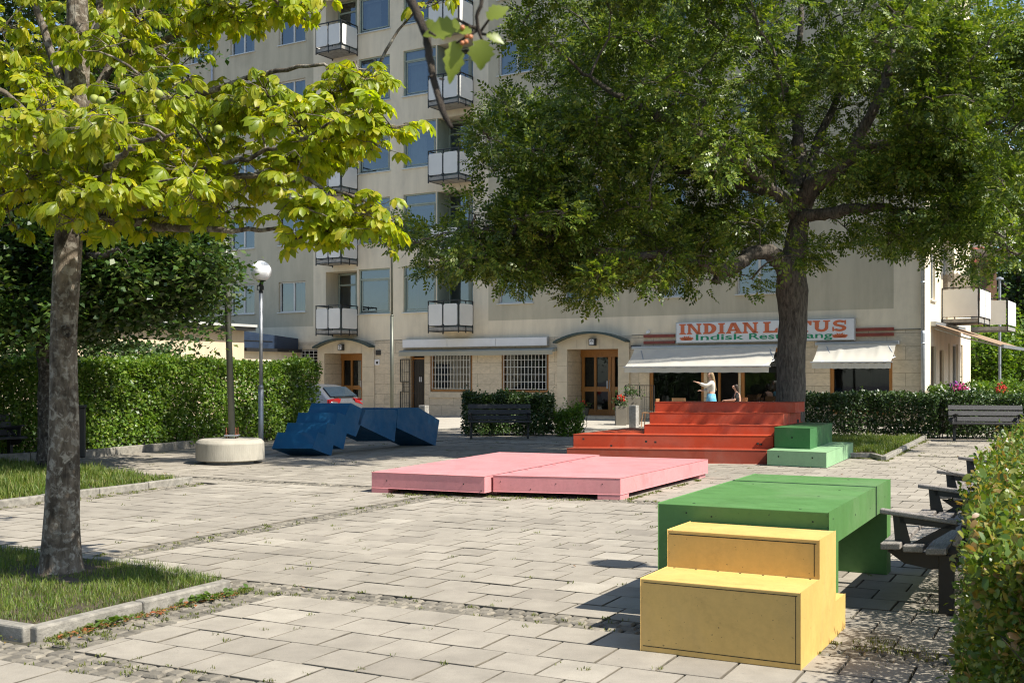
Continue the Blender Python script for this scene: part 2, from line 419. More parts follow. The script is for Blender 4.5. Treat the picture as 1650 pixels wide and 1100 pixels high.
# light pavement along the house
m = MB(); 
a0, a1, b1, b0 = (-14, 33.3), (24, 33.3), (24, 60), (-14, 60)
m.box(-13.9, 33.25, -.06, 24, 33.4, .012); tag(m.build('kerb', M['kerb']), kind='structure')
sheet('pavement', [(-12.0, 33.41), (13.8, 33.41), (13.8, 36.3), (-12.0, 52.0)], .006, M['walk'])
# kerbs round the beds
def kerbline(pts, name='kerb', h=.105, w=.10, ln=.92, mat=None):
    m = MB()
    for i in range(len(pts)-1):
        a = Vector((*pts[i], 0)); b = Vector((*pts[i+1], 0)); d = b-a; n = max(1, round(d.length/ln)); st = d/n
        for k in range(n):
            p = a+st*k; q = p+st*(1-.012/st.length); hh = h+rc.uniform(-.008, .008)
            T = (q-p).to_track_quat('X', 'Z').to_matrix().to_4x4(); T.translation = p
            m.box(0, -w/2, -.05, (q-p).length, w/2, hh, 0, T)
    o = m.build(name, mat or M['kerb']); bevel(o, .014, 2); return tag(o, kind='structure')
kerbline([uv2(-16, 4.72), uv2(-5.72, 4.72), uv2(-5.72, 6.46), uv2(-7.4, 6.80), uv2(-16, 6.80)], h=.070)
kerbline([(-8.7, 8.4), (-4.80, 16.7)], h=.09)
kerbline([G(1345, 736), G(1405, 737), G(1424, 742)], h=.085); kerbline([G(1424, 742), G(1490, 707)], h=.085)
kerbline([G(-40, 747), G(130, 738), G(320, 719.5), G(470, 703)], h=.16, w=.12)
def soil(name, poly, z): 
    m = MB(); m.quad([(x, y, z) for x, y in poly]); return tag(m.build(name, M['soil']), kind='structure')
soil('soil', BED1, .055); soil('soil', BED2, .03); soil('soil', BED3, .03)
sheet('soil', [G(-60, 745), G(130, 736), G(320, 718), G(560, 697), (-3.6, 33), (-9.5, 33), (-15, 24)], .02, M['soil'])

# grass
M['grass'] = leafmat('grass_blade', [(.075, .13, .014), (.12, .19, .024), (.18, .24, .036), (.28, .26, .09)], .42, .5, clump=2.5)
M['moss'] = leafmat('moss_weed', [(.09, .12, .014), (.14, .17, .024), (.20, .19, .05)], .35, .6)
def blades(pos, h, w, mat, name, parent=None, lean=.45):
    n = len(pos); up = np.tile([0, 0, 1.0], (n, 1)); d = rnd_dirs(n); d[:, 2] = 0; d = unit(d)
    ln = rng.uniform(.1, lean, (n, 1))*rng.uniform(.3, 1.5, (n, 1)); side = np.cross(d, up)
    side = unit(side+rng.normal(0, .5, (n, 3))*[1, 1, 0]); hh = h[:, None]; ww = w[:, None]
    p0, p1 = pos-side*ww, pos+side*ww
    m0 = pos+up*hh*.55+d*hh*ln*.35
    q0, q1 = m0-side*ww*.8, m0+side*ww*.8
    t0 = pos+up*hh*(1-.3*ln)+d*hh*ln; t0b = t0+side*ww*.12
    V = np.stack([p0, p1, q1, q0, t0b, t0], 1).reshape(-1, 3); k = (np.arange(n)*6)[:, None]
    Q = np.concatenate([k+np.array([0, 1, 2, 3]), k+np.array([3, 2, 4, 5])])
    return fast_mesh(name, V, Q, mat, parent)
def polyfill(poly, n):
    P = np.array(poly); lo, hi = P.min(0), P.max(0); out = []
    while len(out) < n:
        x, y = rng.uniform(lo, hi)
        if abs(x) < .5*y+1.3 and inpoly(x, y, poly): out.append((x, y))
    return np.array(out)
def lawn(poly, n, z, hmin, hmax, w, name, label):
    xy = polyfill(poly, n)
    dn = np.array([mnoise.noise((x*1.1, y*1.1, 3.3)) for x, y in xy]); d2 = np.array([mnoise.noise((x*4, y*4, 8.3)) for x, y in xy])
    keep = (dn+d2*.5 > -.42) & ((np.hypot(xy[:, 0]-G(97, 930)[0], xy[:, 1]-G(97, 930)[1]) > .24+.25*rng.random(len(xy))**2)); xy, dn, d2 = xy[keep], dn[keep], d2[keep]
    pos = np.column_stack([xy, np.full(len(xy), z)])
    h = (hmin+(hmax-hmin)*rng.random(len(xy)))*(1+.8*dn+.5*d2).clip(.35, 1.9)
    o = blades(pos, h, np.full(len(xy), w)*rng.uniform(.6, 1.2, len(xy)), M['grass'], name, lean=.9)
    return tag(o, label, 'grass', kind='stuff')
B1in = [uv2(-5.79, 4.80), uv2(-5.76, 6.5), uv2(-7.4, 6.86), uv2(-11, 6.86), uv2(-11, 4.80)]
lawn(B1in, 34000, .045, .022, .075, .0026, 'grass', 'ragged green grass round the foot of the pale chestnut trunk')
lawn([(-4.95, 16.6), (-7.6, 19.2), (-14.5, 23.5), (-16, 12), (-8.75, 8.75)], 26000, .03, .06, .15, .006, 'grass', 'long shaded grass round the dark trunk before the hedge')
lawn([G(1335, 734), G(1405, 730), G(1424, 736), G(1486, 706), (10.2, 28.4), (4.8, 28.7), (5.8, 22.2)], 26000, .03, .05, .13, .006, 'grass', 'sunny lawn beside the green steps below the hedge')
# weeds in the joints and along the kerbs
wp = []
def tuft(x, y, n, r, z=0.0):
    for _ in range(n):
        a = rng.uniform(0, 6.28); q = r*math.sqrt(rng.random()); wp.append((x+q*math.cos(a), y+q*math.sin(a), z))
for _ in range(330):
    y = 4.5+27*rng.random()**1.3; x = rng.uniform(-.47*y, .47*y+.6); u, v = toUV(x, y)
    if any(inpoly(x, y, p) for p in BEDS): continue
    u = round((u-.08)/(RU/2))*RU/2+.08+rng.normal(0, .01); x, y = uv2(u, v); tuft(x, y, rng.integers(4, 16), .025+.002*y)
for v0, v1 in STR_U:
    for _ in range(150 if v0 < 8 else 110):
        u = rng.uniform(-9, 9); v = v0+.107*rng.integers(0, 4)+rng.normal(0, .012)
        if v0 == 6.51 and u < -5.3: continue
        x, y = uv2(u, v)
        if infrustum(x, y, .3): tuft(x, y, rng.integers(6, 22), .035)
for s in STR_V:
    for _ in range(60):
        x, y = uv2(rng.uniform(s[0], s[1]), rng.uniform(s[2], s[3])); tuft(x, y, rng.integers(6, 20), .035)
for (px, py) in [(1395, 1035), (1430, 1040), (1408, 1046), (1470, 1045), (1440, 1050), (1490, 1060), (1500, 985), (1420, 1032)]:
    x, y = G(px, py); tuft(x, y, 60, .09)
for k in range(45):
    t = rng.random(); x, y = uv2(-5.60+rng.normal(0, .04), 4.7+1.9*t); tuft(x, y, 40, .05)
    x, y = uv2(-5.7-3*rng.random(), 4.62+rng.normal(0, .03)); tuft(x, y, 40, .05)
for k in range(60):
    a = rng.random(); x, y = G(620+340*a, 797+9*a+rng.normal(0, 2)); tuft(x, y, rng.integers(10, 40), .07)
for k in range(30):
    a = rng.random(); x, y = G(1010+120*a, 803-33*a+3); tuft(x, y, 25, .05)
for k in range(40):
    a = rng.random(); x, y = G(1424+66*a, 743-34*a); tuft(x, y, 50, .12); x, y = G(1345+80*a, 737+3*a); tuft(x, y, 20, .08)
wp = np.array(wp); yy = wp[:, 1]
hh = rng.uniform(.006, .020, len(wp))*(1+.035*yy); 
tag(blades(wp, hh, hh*.17, M['moss'], 'weeds', lean=1.3), 'small weeds and moss sprouting from the paving joints', 'weeds', kind='stuff')
# broad-leaved weeds and dry red leaves along the near kerb
def leaf_tpl(ws, droop=.25, fold=.25):
    n = len(ws); V = []; Q = []
    for i, w in enumerate(ws):
        t = i/(n-1); z = -droop*t*t
        V += [(t, -w, z+fold*w), (t, 0, z), (t, w, z+fold*w)]
    for i in range(n-1):
        a = i*3; Q += [(a, a+3, a+4, a+1), (a+1, a+4, a+5, a+2)]
    return np.array(V, float), np.array(Q)
OVAL = leaf_tpl([.02, .26, .30, .20, .01], .25, .3)
OVAL3 = leaf_tpl([.03, .30, .02], .15, .3)
M['dryleaf'] = leafmat('dry_leaf', [(.30, .07, .02), (.36, .14, .04), (.22, .10, .04), (.12, .16, .03)], .25, .6)
M['weedleaf'] = leafmat('weed_leaf', [(.07, .13, .02), (.10, .17, .03), (.14, .20, .04)], .35, .45)
pts = []
for k in range(26):
    if k < 16: x, y = uv2(-5.58+rng.normal(0, .03), rng.choice([4.9, 5.25, 5.9, 6.1, 6.3, 6.5])+rng.normal(0, .06))
    else: x, y = uv2(-5.9-2.5*rng.random(), 4.61+rng.normal(0, .02))
    for _ in range(7): pts.append((x+rng.normal(0, .045), y+rng.normal(0, .045), .01+.02*rng.random()))
pts = np.array(pts); n = len(pts); a = rng.uniform(0, 6.28, n)
ax_ = np.column_stack([np.cos(a), np.sin(a), rng.uniform(.2, 1.2, n)])
V, Q = scatter(*OVAL, pts, ax_, np.tile([0, 0, 1.], (n, 1)), rng.uniform(.03, .065, n))
tag(fast_mesh('weeds', V, Q, M['weedleaf']), 'broad leaved green weeds along the near granite kerb', 'weeds', kind='stuff')
pts = []
for k in range(420):
    if k < 200: x, y = uv2(-5.60+abs(rng.normal(0, .05)), 4.75+1.6*rng.random())
    elif k < 300: x, y = uv2(-5.7-3*rng.random(), 4.60+rng.normal(0, .04))
    elif k < 340: x, y = G(rng.uniform(30, 110), rng.uniform(805, 812))
    else:
        y = 5+24*rng.random(); x = rng.uniform(-.46*y, .46*y)
    pts.append((x, y, .012))
pts = np.array(pts); n = len(pts); a = rng.uniform(0, 6.28, n)
ax_ = np.column_stack([np.cos(a), np.sin(a), rng.uniform(-.2, .4, n)]); nr = np.column_stack([rng.normal(0, .3, n), rng.normal(0, .3, n), np.ones(n)])
V, Q = scatter(*OVAL, pts, ax_, nr, rng.uniform(.018, .04, n))
tag(fast_mesh('leaves', V, Q, M['dryleaf']), 'dry reddish leaves lying on the paving and by the kerb', 'fallen leaves', kind='stuff')
# ================================================================ PLAY SCULPTURES
M['yellow'] = painted('yellow_paint', (.72, .465, .14), (.25, .17, .06))
M['greenp'] = painted('green_paint', (.095, .225, .06), (.04, .09, .03))
M['pink'] = painted('pink_paint', (.66, .265, .265), (.25, .10, .09))
M['redp'] = painted('red_paint', (.44, .055, .014), (.2, .02, .01))
M['redp2'] = painted('dull_red_paint', (.30, .050, .022), (.12, .02, .01))
M['mint'] = painted('pale_green_paint', (.27, .45, .235), (.12, .2, .1))
M['green2'] = painted('deep_green_paint', (.045, .155, .045), (.02, .06, .02))
M['blue'] = painted('blue_paint', (.0, .082, .19), (.0, .03, .06), .5)
M['gapd'] = simple('dark_gap', (.012, .014, .01), .9)
UV3 = lambda u, v, z: (*uv2(u, v), z)
# local frames: x along the rows, y across
def frame_at(p, ang): 
    return Matrix.Translation((p[0], p[1], 0)) @ Matrix.Rotation(-R(ang), 4, 'Z')
# --- yellow steps
A = G(1290.5, 1079.5)                                    # near right corner on the ground
t = thing('step_block', 'yellow two step block leaning against the green table', 'step block', (A[0], A[1], 0), -R(28.0))
W, Dp = .93, 1.17
m = MB()
prof = [(0, 0), (0, .42), (.455, .42), (.455, .648), (.885, .648), (.885, .215), (Dp, .215), (Dp, 0)]
m.prism([(-W, y, z) for y, z in prof], (W, 0, 0))
m.build('body', M['yellow'], t, bev=.004)
m = MB()                                                # panel joints and screw heads
m.box(-W+.015, -.0022, .030, -.004, .004, .034); m.box(-W+.02, -.0022, .398, -.02, .004, .402)
m.box(-.03, -.0022, .03, -.027, .004, .40)
m.box(-W+.01, .4528, .622, -.02, .459, .627); m.box(-.034, .4528, .435, -.030, .459, .622)
for i in range(7): m.cbox((-.05-.138*i, .43, .4215), (.012, .006, .003))
m.build('panel_joint', M['gapd'], t)
# --- green table
B = (1.965, 6.92)
t = thing('play_table', 'large green plywood table with a dark seam across its top', 'table', (B[0], B[1], 0), -R(27.0))
L, W = 2.50, 1.115
m = MB()
m.prism([(-W, y, z) for y, z in [(0, .215), (0, .753), (L-.772, .753), (L-.772, .54), (.288, .54), (.288, .215)]], (W, 0, 0)); 
m.build('top_section', M['greenp'], t, bev=.005)
m = MB(); m.prism([(-W, y, z) for y, z in [(L-.762, .54), (L-.762, .753), (L, .753), (L, 0), (2.31, 0), (2.31, .54)]], (W, 0, 0))
m.build('end_section', M['greenp'], t, bev=.005)
m = MB(); m.box(-W+.02, L-.785, .55, -.012, L-.75, .742); m.build('seam', M['gapd'], t)
m = MB(); m.box(-W, .335, 0, -W+.12, .36, .54); 
m.box(-W, .02, 0, -W+.05, .288, .214); m.build('side_panel', M['greenp'], t)
m = MB()
for x, y in ((-.9, .1), (-.2, .1), (-.25, .9), (-.9, 1.6), (-.3, 2.3), (-.2, 1.4)): m.cbox((x, y, .7535), (.016, .016, .002))
for y, z in ((.12, .70), (.2, .35), (.9, .64), (1.5, .62), (2.2, .64), (2.42, .3)): m.cbox((.0008, y, z), (.002, .010, .010))
for x, z in ((-.92, .70), (-.75, .685), (-.1, .69), (-1.05, .4)): m.cbox((x, -.0005, z), (.010, .002, .009))
m.pieces('screw', M['gapd'], t)
# --- pink platforms
def pxpoly(pts, z): return [(*G(px, py, z), z) for px, py in pts]
def slabthing(name, label, cat, top, zt, zb, mat, feet=(), inset=.0):
    P = pxpoly(top, zt); o = P[0]
    t = thing(name, label, cat, (o[0], o[1], 0))
    L = [Vector((p[0]-o[0], p[1]-o[1], zt)) for p in P]
    m = MB(); m.prism(L, (0, 0, zb-zt)); m.build('deck', mat, t, bev=.006)
    return t, L
t, L = slabthing('platform', 'left pink platform, its front set a little forward', 'platform', [(598.6, 760), (781, 767.3), (966, 732.2), (805, 728)], .28, .065, M['pink'])
def foot(t, p, q, r, zt, mat):   # foot spanning p..q along the front and r deep
    m = MB(); p = Vector((p.x, p.y, 0)); q = Vector((q.x, q.y, 0)); r = Vector((r.x, r.y, 0)); m.prism([p, q, q+r, p+r], (0, 0, zt)); m.build('foot', mat, t)
d = (L[1]-L[0]); e = (L[3]-L[0]); dn, en = d.normalized(), e.normalized()
foot(t, L[0]+dn*.002, L[0]+dn*.26, en*.30, .0655, M['pink']); foot(t, L[1]-dn*.30+en*.45, L[1]-dn*.02+en*.45, en*.3, .0655, M['pink']); foot(t, L[3]-en*.4+dn*.1, L[3]-en*.4+dn*.4, en*.3, .0655, M['pink'])
m = MB()
for k, (a, z) in enumerate(((.14, .17), (.82, .17), (.97, .06+.03))): 
    p = L[0]+d*a; m.cbox((p.x, p.y-.001, z), (.015, .006, .015))
m.pieces('screw', M['gapd'], t)
t, L = slabthing('platform', 'right pink platform nearest the green table', 'platform', [(794.4, 765.6), (1000, 770.2), (1141, 739.6), (966.8, 734.8)], .279, .065, M['pink'])
d = (L[1]-L[0]); e = (L[2]-L[1]); dn, en = d.normalized(), e.normalized()
foot(t, L[1]-dn*.30, L[1]-dn*.004-en*.0, en*.3, .0655, M['pink']); foot(t, L[0]+dn*.1+en*.6, L[0]+dn*.4+en*.6, en*.3, .0655, M['pink']); foot(t, L[2]-en*.34-dn*.3, L[2]-en*.34-dn*.03, en*.3, .0655, M['pink'])
m = MB()
for a, z in ((.06, .2), (.5, .19), (.86, .2), (.3, .11)):
    p = L[0]+d*a; m.cbox((p.x, p.y-.001, z), (.011, .006, .011))
for a in (.12, .25, .37, .5, .66, .8):
    p = L[0]+(L[3]-L[0])*a+dn*.03; m.cbox((p.x, p.y, .2805), (.05, .03, .002))
m.pieces('screw', M['gapd'], t)
# --- red steps (five tiers) built as overlapping tiers
def tier(t, o, pts, zt, zb, mat):
    m = MB(); m.prism([Vector((x-o[0], y-o[1], zt)) for x, y in pts], (0, 0, zb-zt)); return m.build('tier', mat, t, bev=.008)
o = G(1235.5, 747.6)
t = thing('stepped_stage', 'red stepped stage of five tiers under the ash tree', 'stage', (o[0], o[1], 0))
dv = Vector((.454, .891))
def q4(l, r, z, depth, dl=None):
    a = Vector(G(*l, z)); b = Vector(G(*r, z)); return [tuple(a), tuple(b), tuple(b+dv*depth), tuple(a+(dl or dv)*depth)]
tier(t, o, q4((913, 721.8), (1235.5, 725.5), .248, .75), .248, 0, M['redp2'])
P2 = q4((923.6, 699.1), (1246.4, 702.1), .49, 2.9); tier(t, o, P2, .49, .2485, M['redp'])
tier(t, o, [(P2[0][0]+.6, P2[0][1]+.4), (P2[1][0]-.2, P2[1][1]+.4), (P2[2][0]-.3, P2[2][1]-.2), (P2[3][0]+.3, P2[3][1]-.2)], .2484, 0, M['redp2'])
def tierD(xl, xr, yl, Dr, zt, zb, depth, skew=.64/3.6):
    X1 = ax(xr, Dr); # left end: follow the front direction (-1, skew)
    k = (xl-CX)/F; # X = k*Y ; Y = Dr+(X1-X)*skew
    Y0 = (Dr+X1*skew)/(1+k*skew); X0 = k*Y0
    return [(X0, Y0), (X1, Dr), (X1+dv.x*depth, Dr+dv.y*depth), (X0+dv.x*depth, Y0+dv.y*depth)]
for xl, xr, y, Dr, zb, dp in ((1037.9, 1257.5, 685.5, 20.93, .4905, 1.9), (1046.4, 1262.5, 665.8, 21.30, None, 1.45), (1055.2, 1281.8, 648.2, 21.72, None, .80)):
    zt = Zh(y, Dr); zb = zb or zprev+.0005
    tier(t, o, tierD(xl, xr, 0, Dr, zt, zb, dp), zt, zb, M['redp']); zprev = zt
m = MB()
for px, py, z, D in ((1041, 711, 0, 20.83), (1056, 712, 0, 20.8), (1221, 714.5, 0, 20.6), (1226, 715.5, 0, 20.6), (985, 718, 0, 20.95), (940, 707, 0, 21.1)):
    p = Vector((ax(px, D), D, Zh(py, D))); m.cbox((p.x-o[0], p.y-o[1]-.0, p.z), (.035, .05, .035))
m.pieces('screw_hole', M['gapd'], t)
m = MB(); p = Vector((ax(1284, 22.0)-o[0], 22.3-o[1])); m.box(p.x-.12, p.y, .52, p.x+.12, p.y+.3, Zh(676, 22.1)-.002); m.box(p.x-.02, p.y+.05, 0, p.x+.08, p.y+.2, .52); m.build('support_bracket', M['black'], t)
# --- pale green slab and dark green block
t, L = slabthing('plinth_block', 'pale mint green low slab at the right end of the red stage', 'plinth', [(1235.9, 724.8), (1331.8, 728.5), (1374.8, 712.4), (1286, 710.5)], .276, .012, M['mint'])
m = MB()
for a, z in ((.2, .17), (.77, .17)):
    p = L[0]+(L[1]-L[0])*a; m.cbox((p.x, p.y, z), (.025, .012, .025))
m.pieces('screw', M['gapd'], t)
P = [(*G(px, py, .654), 0) for px, py in ((1247.6, 688.2), (1305.5, 689.7), (1340.9, 680.9), (1284, 679.8))]
t = thing('cube_block', 'dark green box standing on the mint green slab', 'block', (P[0][0], P[0][1], .2765))
m = MB(); m.prism([Vector((p[0]-P[0][0], p[1]-P[0][1], 0)) for p in P], (0, 0, .3775)); m.build('body', M['green2'], t, bev=.006)
p = (Vector(P[1])-Vector(P[0]))*.5
m = MB(); m.cbox((p.x, p.y, .2), (.028, .012, .028)); m.pieces('screw_hole', M['gapd'], t)
# --- blue tilted sculpture: side outlines on one leaning plane, extruded to the left
def zc(x, y): return (430+x/5.69, 640+y/5.69)
g1 = Vector((*G(*zc(590, 532)), 0)); g2 = Vector((*G(*zc(1545, 440)), 0))
lean = Vector((.10, .38, .92)); nrm = (g2-g1).cross(lean).normalized()
def onplane(x, y, p0=g1):
    px, py = zc(x, y); d = Vector(((px-CX)/F, 1, -(py-HY)/F)); o_ = Vector((0, 0, EYE))
    return o_+d*((p0-o_).dot(nrm)/d.dot(nrm))
def blueblock(name, t, o, outline, w, sh=0):
    pts = [onplane(*q)-o for q in outline]
    m = MB(); m.prism(pts, (-w, sh, 0)); return m.build(name, M['blue'], t, bev=.006)
o = Vector((g1.x, g1.y, 0))
t = thing('folded_sculpture', 'blue folded sculpture of tilted stair blocks by the hedge', 'sculpture', o)
blueblock('stair_block', t, o, [(420, 468), (470, 320), (532, 345), (556, 232), (627, 254), (651, 140), (722, 166), (768, 52), (885, 112), (900, 120), (838, 300), (815, 357), (732, 325), (700, 475), (610, 432), (590, 532)], .80)
blueblock('middle_block', t, o, [(838, 245), (870, 113), (1165, 112), (1195, 130), (1170, 402)], .80)
blueblock('end_block', t, o, [(1190, 275), (1203, 97), (1390, 95), (1581, 210), (1545, 441)], .80)
# ================================================================ MAIN BUILDING (local: x along the front, 0 at the near corner, -x leftwards; y into the house)
C0 = Vector((12.86, 34.8)); ANG = R(31.6)
EX = Vector((math.cos(ANG), -math.sin(ANG))); EY = Vector((math.sin(ANG), math.cos(ANG)))
def lx(px, yo=0.0):
    k = (px-CX)/F; o = C0+EY*yo                     # o + EX*x : X = k*Y
    return (k*o.y-o.x)/(EX.x-k*EX.y)
def lD(px, yo=0.0): return (C0+EY*yo+EX*lx(px, yo)).y
def lz(px, py, yo=0.0): return Zh(py, lD(px, yo))
def sy(px, xo=0.0):                                  # along the side wall (local y) for x = xo
    k = (px-CX)/F; o = C0+EX*xo; return (k*o.y-o.x)/(EY.x-k*EY.y)
def sD(px, xo=0.0): return (C0+EX*xo+EY*sy(px, xo)).y
def toW(x, y, z=0): p = C0+EX*x+EY*y; return (p.x, p.y, z)
PITCH, TOPZ, NF = 2.92, 21.6, 6
Bd = thing('apartment_building', 'seven storey cream apartment block with balconies and ground floor shops', 'building', (C0.x, C0.y, 0), -ANG)
XL = -36.0
holes = []      # x0,x1,z0,z1,depth,kind
rowz = lambda k: 4.36+PITCH*k
cols_small = [(305, 340), (371, 410), (449, 492), (803, 858), (909, 965), (1062, 1106), (1187, 1254)]
def hx(p): return lx(p)
for a, b in cols_small:
    for k in range(NF):
        holes.append((hx(a), hx(b), rowz(k), rowz(k)+1.33, .14, 'small', k))
for a, b in ((578, 628), (650, 703)):
    for k in range(NF): holes.append((hx(a)+(.0 if a == 578 else 0), hx(b)-(.02 if a == 650 else 0), 4.16+PITCH*k, 6.02+PITCH*k, .10, 'big', k))
for a, b in ((525, 577), (704, 762)):
    for k in range(NF): holes.append((hx(a), hx(b)-(.06 if a == 525 else 0), 3.47+PITCH*k, 6.0+PITCH*k, .85, 'loggia', k))
GT = 3.05
e7 = (hx(524), hx(585)); e9 = (hx(915), hx(997))
z7 = (.12, lz(560, 569)); z9 = (.12, lz(960, 562))
sh = [(hx(661), hx(684), .05, 2.62, .25, 'door', 0), (hx(693), hx(761), .95, 2.62, .12, 'grid', 0), (hx(808), hx(884), .95, 2.62, .12, 'grid', 0),
      (e7[0], e7[1], z7[0], z7[1], 1.1, 'porch', 7), (e9[0], e9[1], z9[0], z9[1], 1.1, 'porch', 9),
      (hx(1046), hx(1134), .35, 2.50, .15, 'rest', 0), (hx(1139), hx(1190), .05, 2.50, .35, 'rdoor', 0), (hx(1193), hx(1262), .35, 2.50, .15, 'rest', 0),
      (hx(1337), hx(1438), .35, 2.50, .15, 'rest', 0), (hx(483), hx(514), 1.9, 2.75, .12, 'grid_s', 0)]
holes += sh
def region(x, z):
    if z > TOPZ: return 0
    if (x < hx(505)-.0 or hx(787) < x < hx(1440)): 
        if z > 3.72: return 1
        if z < GT: return 2
        return 0
    if z < GT and not (hx(787) < x < hx(1440)): return 2
    return 0
xs = sorted(set([XL, 0.0, hx(505), hx(787), hx(1440)]+[h[0] for h in holes]+[h[1] for h in holes]))
zs = sorted(set([0.0, GT, 3.72, TOPZ]+[h[2] for h in holes]+[h[3] for h in holes]))
w = MB()
for i in range(len(xs)-1):
    for j in range(len(zs)-1):
        x0, x1, z0, z1 = xs[i], xs[i+1], zs[j], zs[j+1]
        if x1-x0 < 1e-4 or z1-z0 < 1e-4: continue
        xm, zm = (x0+x1)/2, (z0+z1)/2
        if any(h[0] < xm < h[1] and h[2] < zm < h[3] for h in holes): continue
        w.quad([(x0, 0, z0), (x1, 0, z0), (x1, 0, z1), (x0, 0, z1)], region(xm, zm))
for x0, x1, z0, z1, d, kind, k in holes:
    mi = 0 if kind == 'loggia' else region((x0+x1)/2, z0+.1) if kind in ('small',) else (0 if kind == 'big' else 2)
    w.quad([(x0, 0, z0), (x0, d, z0), (x0, d, z1), (x0, 0, z1)][::-1], mi); w.quad([(x1, 0, z0), (x1, d, z0), (x1, d, z1), (x1, 0, z1)], mi)
    w.quad([(x0, 0, z1), (x1, 0, z1), (x1, d, z1), (x0, d, z1)][::-1], mi); w.quad([(x0, 0, z0), (x1, 0, z0), (x1, d, z0), (x0, d, z0)], mi)
DS = 8.2
# side wall with openings
sholes = [(sy(1499.5), sy(1507), lz(1500, 474)-.1, lz(1500, 474)+1.45, .12, 'sw', 0), (sy(1520), sy(1527), 3.5, 5.9, .12, 'sw', 0), (sy(1532), sy(1537.5), 4.4, 5.8, .12, 'sw', 0)]
base = [tuple(s) for s in sholes]
for k in range(1, 6): sholes += [(s[0], s[1], s[2]+PITCH*k, s[3]+PITCH*k, s[4], s[5], k) for s in base]
sholes += [(sy(1500.5), sy(1508), .1, 2.55, .12, 'sd', 0), (sy(1514), sy(1521), .1, 2.45, .12, 'sd', 0), (sy(1527.5), sy(1530.5), .9, 2.7, .1, 'sn', 0), (sy(1535), sy(1544), .9, 2.7, .12, 'sw', 0), (sy(1548), sy(1551), .9, 2.7, .1, 'sn', 0)]
ys = sorted(set([0, DS]+[h[0] for h in sholes]+[h[1] for h in sholes])); zs2 = sorted(set([0, TOPZ]+[h[2] for h in sholes]+[h[3] for h in sholes]))
for i in range(len(ys)-1):
    for j in range(len(zs2)-1):
        y0, y1, z0, z1 = ys[i], ys[i+1], zs2[j], zs2[j+1]; ym, zm = (y0+y1)/2, (z0+z1)/2
        if any(h[0] < ym < h[1] and h[2] < zm < h[3] for h in sholes): continue
        w.quad([(0, y0, z0), (0, y1, z0), (0, y1, z1), (0, y0, z1)], 0)
for y0, y1, z0, z1, d, kind, k in sholes:
    for q in ([(0, y0, z0), (-d, y0, z0), (-d, y0, z1), (0, y0, z1)], [(0, y1, z0), (0, y1, z1), (-d, y1, z1), (-d, y1, z0)], [(0, y0, z1), (-d, y0, z1), (-d, y1, z1), (0, y1, z1)], [(0, y0, z0), (0, y1, z0), (-d, y1, z0), (-d, y0, z0)]): w.quad(q, 0)
w.quad([(0, DS, 0), (0, DS, TOPZ), (-3.2, DS, TOPZ), (-3.2, DS, 0)], 0)
w.quad([(-3.2, DS, 0), (-3.2, DS, TOPZ), (-3.2, 12.5, TOPZ), (-3.2, 12.5, 0)][::-1], 0)
w.quad([(-3.2, 12.5, 0), (-3.2, 12.5, TOPZ), (XL, 12.5, TOPZ), (XL, 12.5, 0)], 0); w.quad([(XL, 0, 0), (XL, 12.5, 0), (XL, 12.5, TOPZ), (XL, 0, TOPZ)][::-1], 0)
w.build('wall', [M['cream'], M['olive'], M['stone']], Bd)
m = MB(); m.box(XL-.4, -.45, TOPZ+.002, .45, 12.9, TOPZ+.3); m.box(XL+3, 3, TOPZ+.3, -4, 9.5, TOPZ+1.6); m.build('roof', M['copper'], Bd)
# dark interior backing
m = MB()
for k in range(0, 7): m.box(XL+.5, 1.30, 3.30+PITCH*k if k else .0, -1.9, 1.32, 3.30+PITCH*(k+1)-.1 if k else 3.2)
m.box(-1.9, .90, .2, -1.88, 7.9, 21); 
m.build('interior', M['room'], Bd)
r2 = random.Random(5)
def frame_rect(m, x0, x1, z0, z1, y, t=.07, dp=.07, mi=0):
    m.box(x0, y, z0, x1, y+dp, z0+t, mi); m.box(x0, y, z1-t, x1, y+dp, z1, mi); m.box(x0, y, z0+t, x0+t, y+dp, z1-t, mi); m.box(x1-t, y, z0+t, x1, y+dp, z1-t, mi)
def pleats(m, x0, x1, z0, z1, y, amp=.02, st=.06):
    n = max(2, int((x1-x0)/st*2)); pts = [(x0+(x1-x0)*i/n, y+(amp if i % 2 else -amp)+r2.uniform(-.006, .006)) for i in range(n+1)]
    for i in range(n): m.quad([(pts[i][0], pts[i][1], z0), (pts[i+1][0], pts[i+1][1], z0), (pts[i+1][0], pts[i+1][1], z1), (pts[i][0], pts[i][1], z1)])
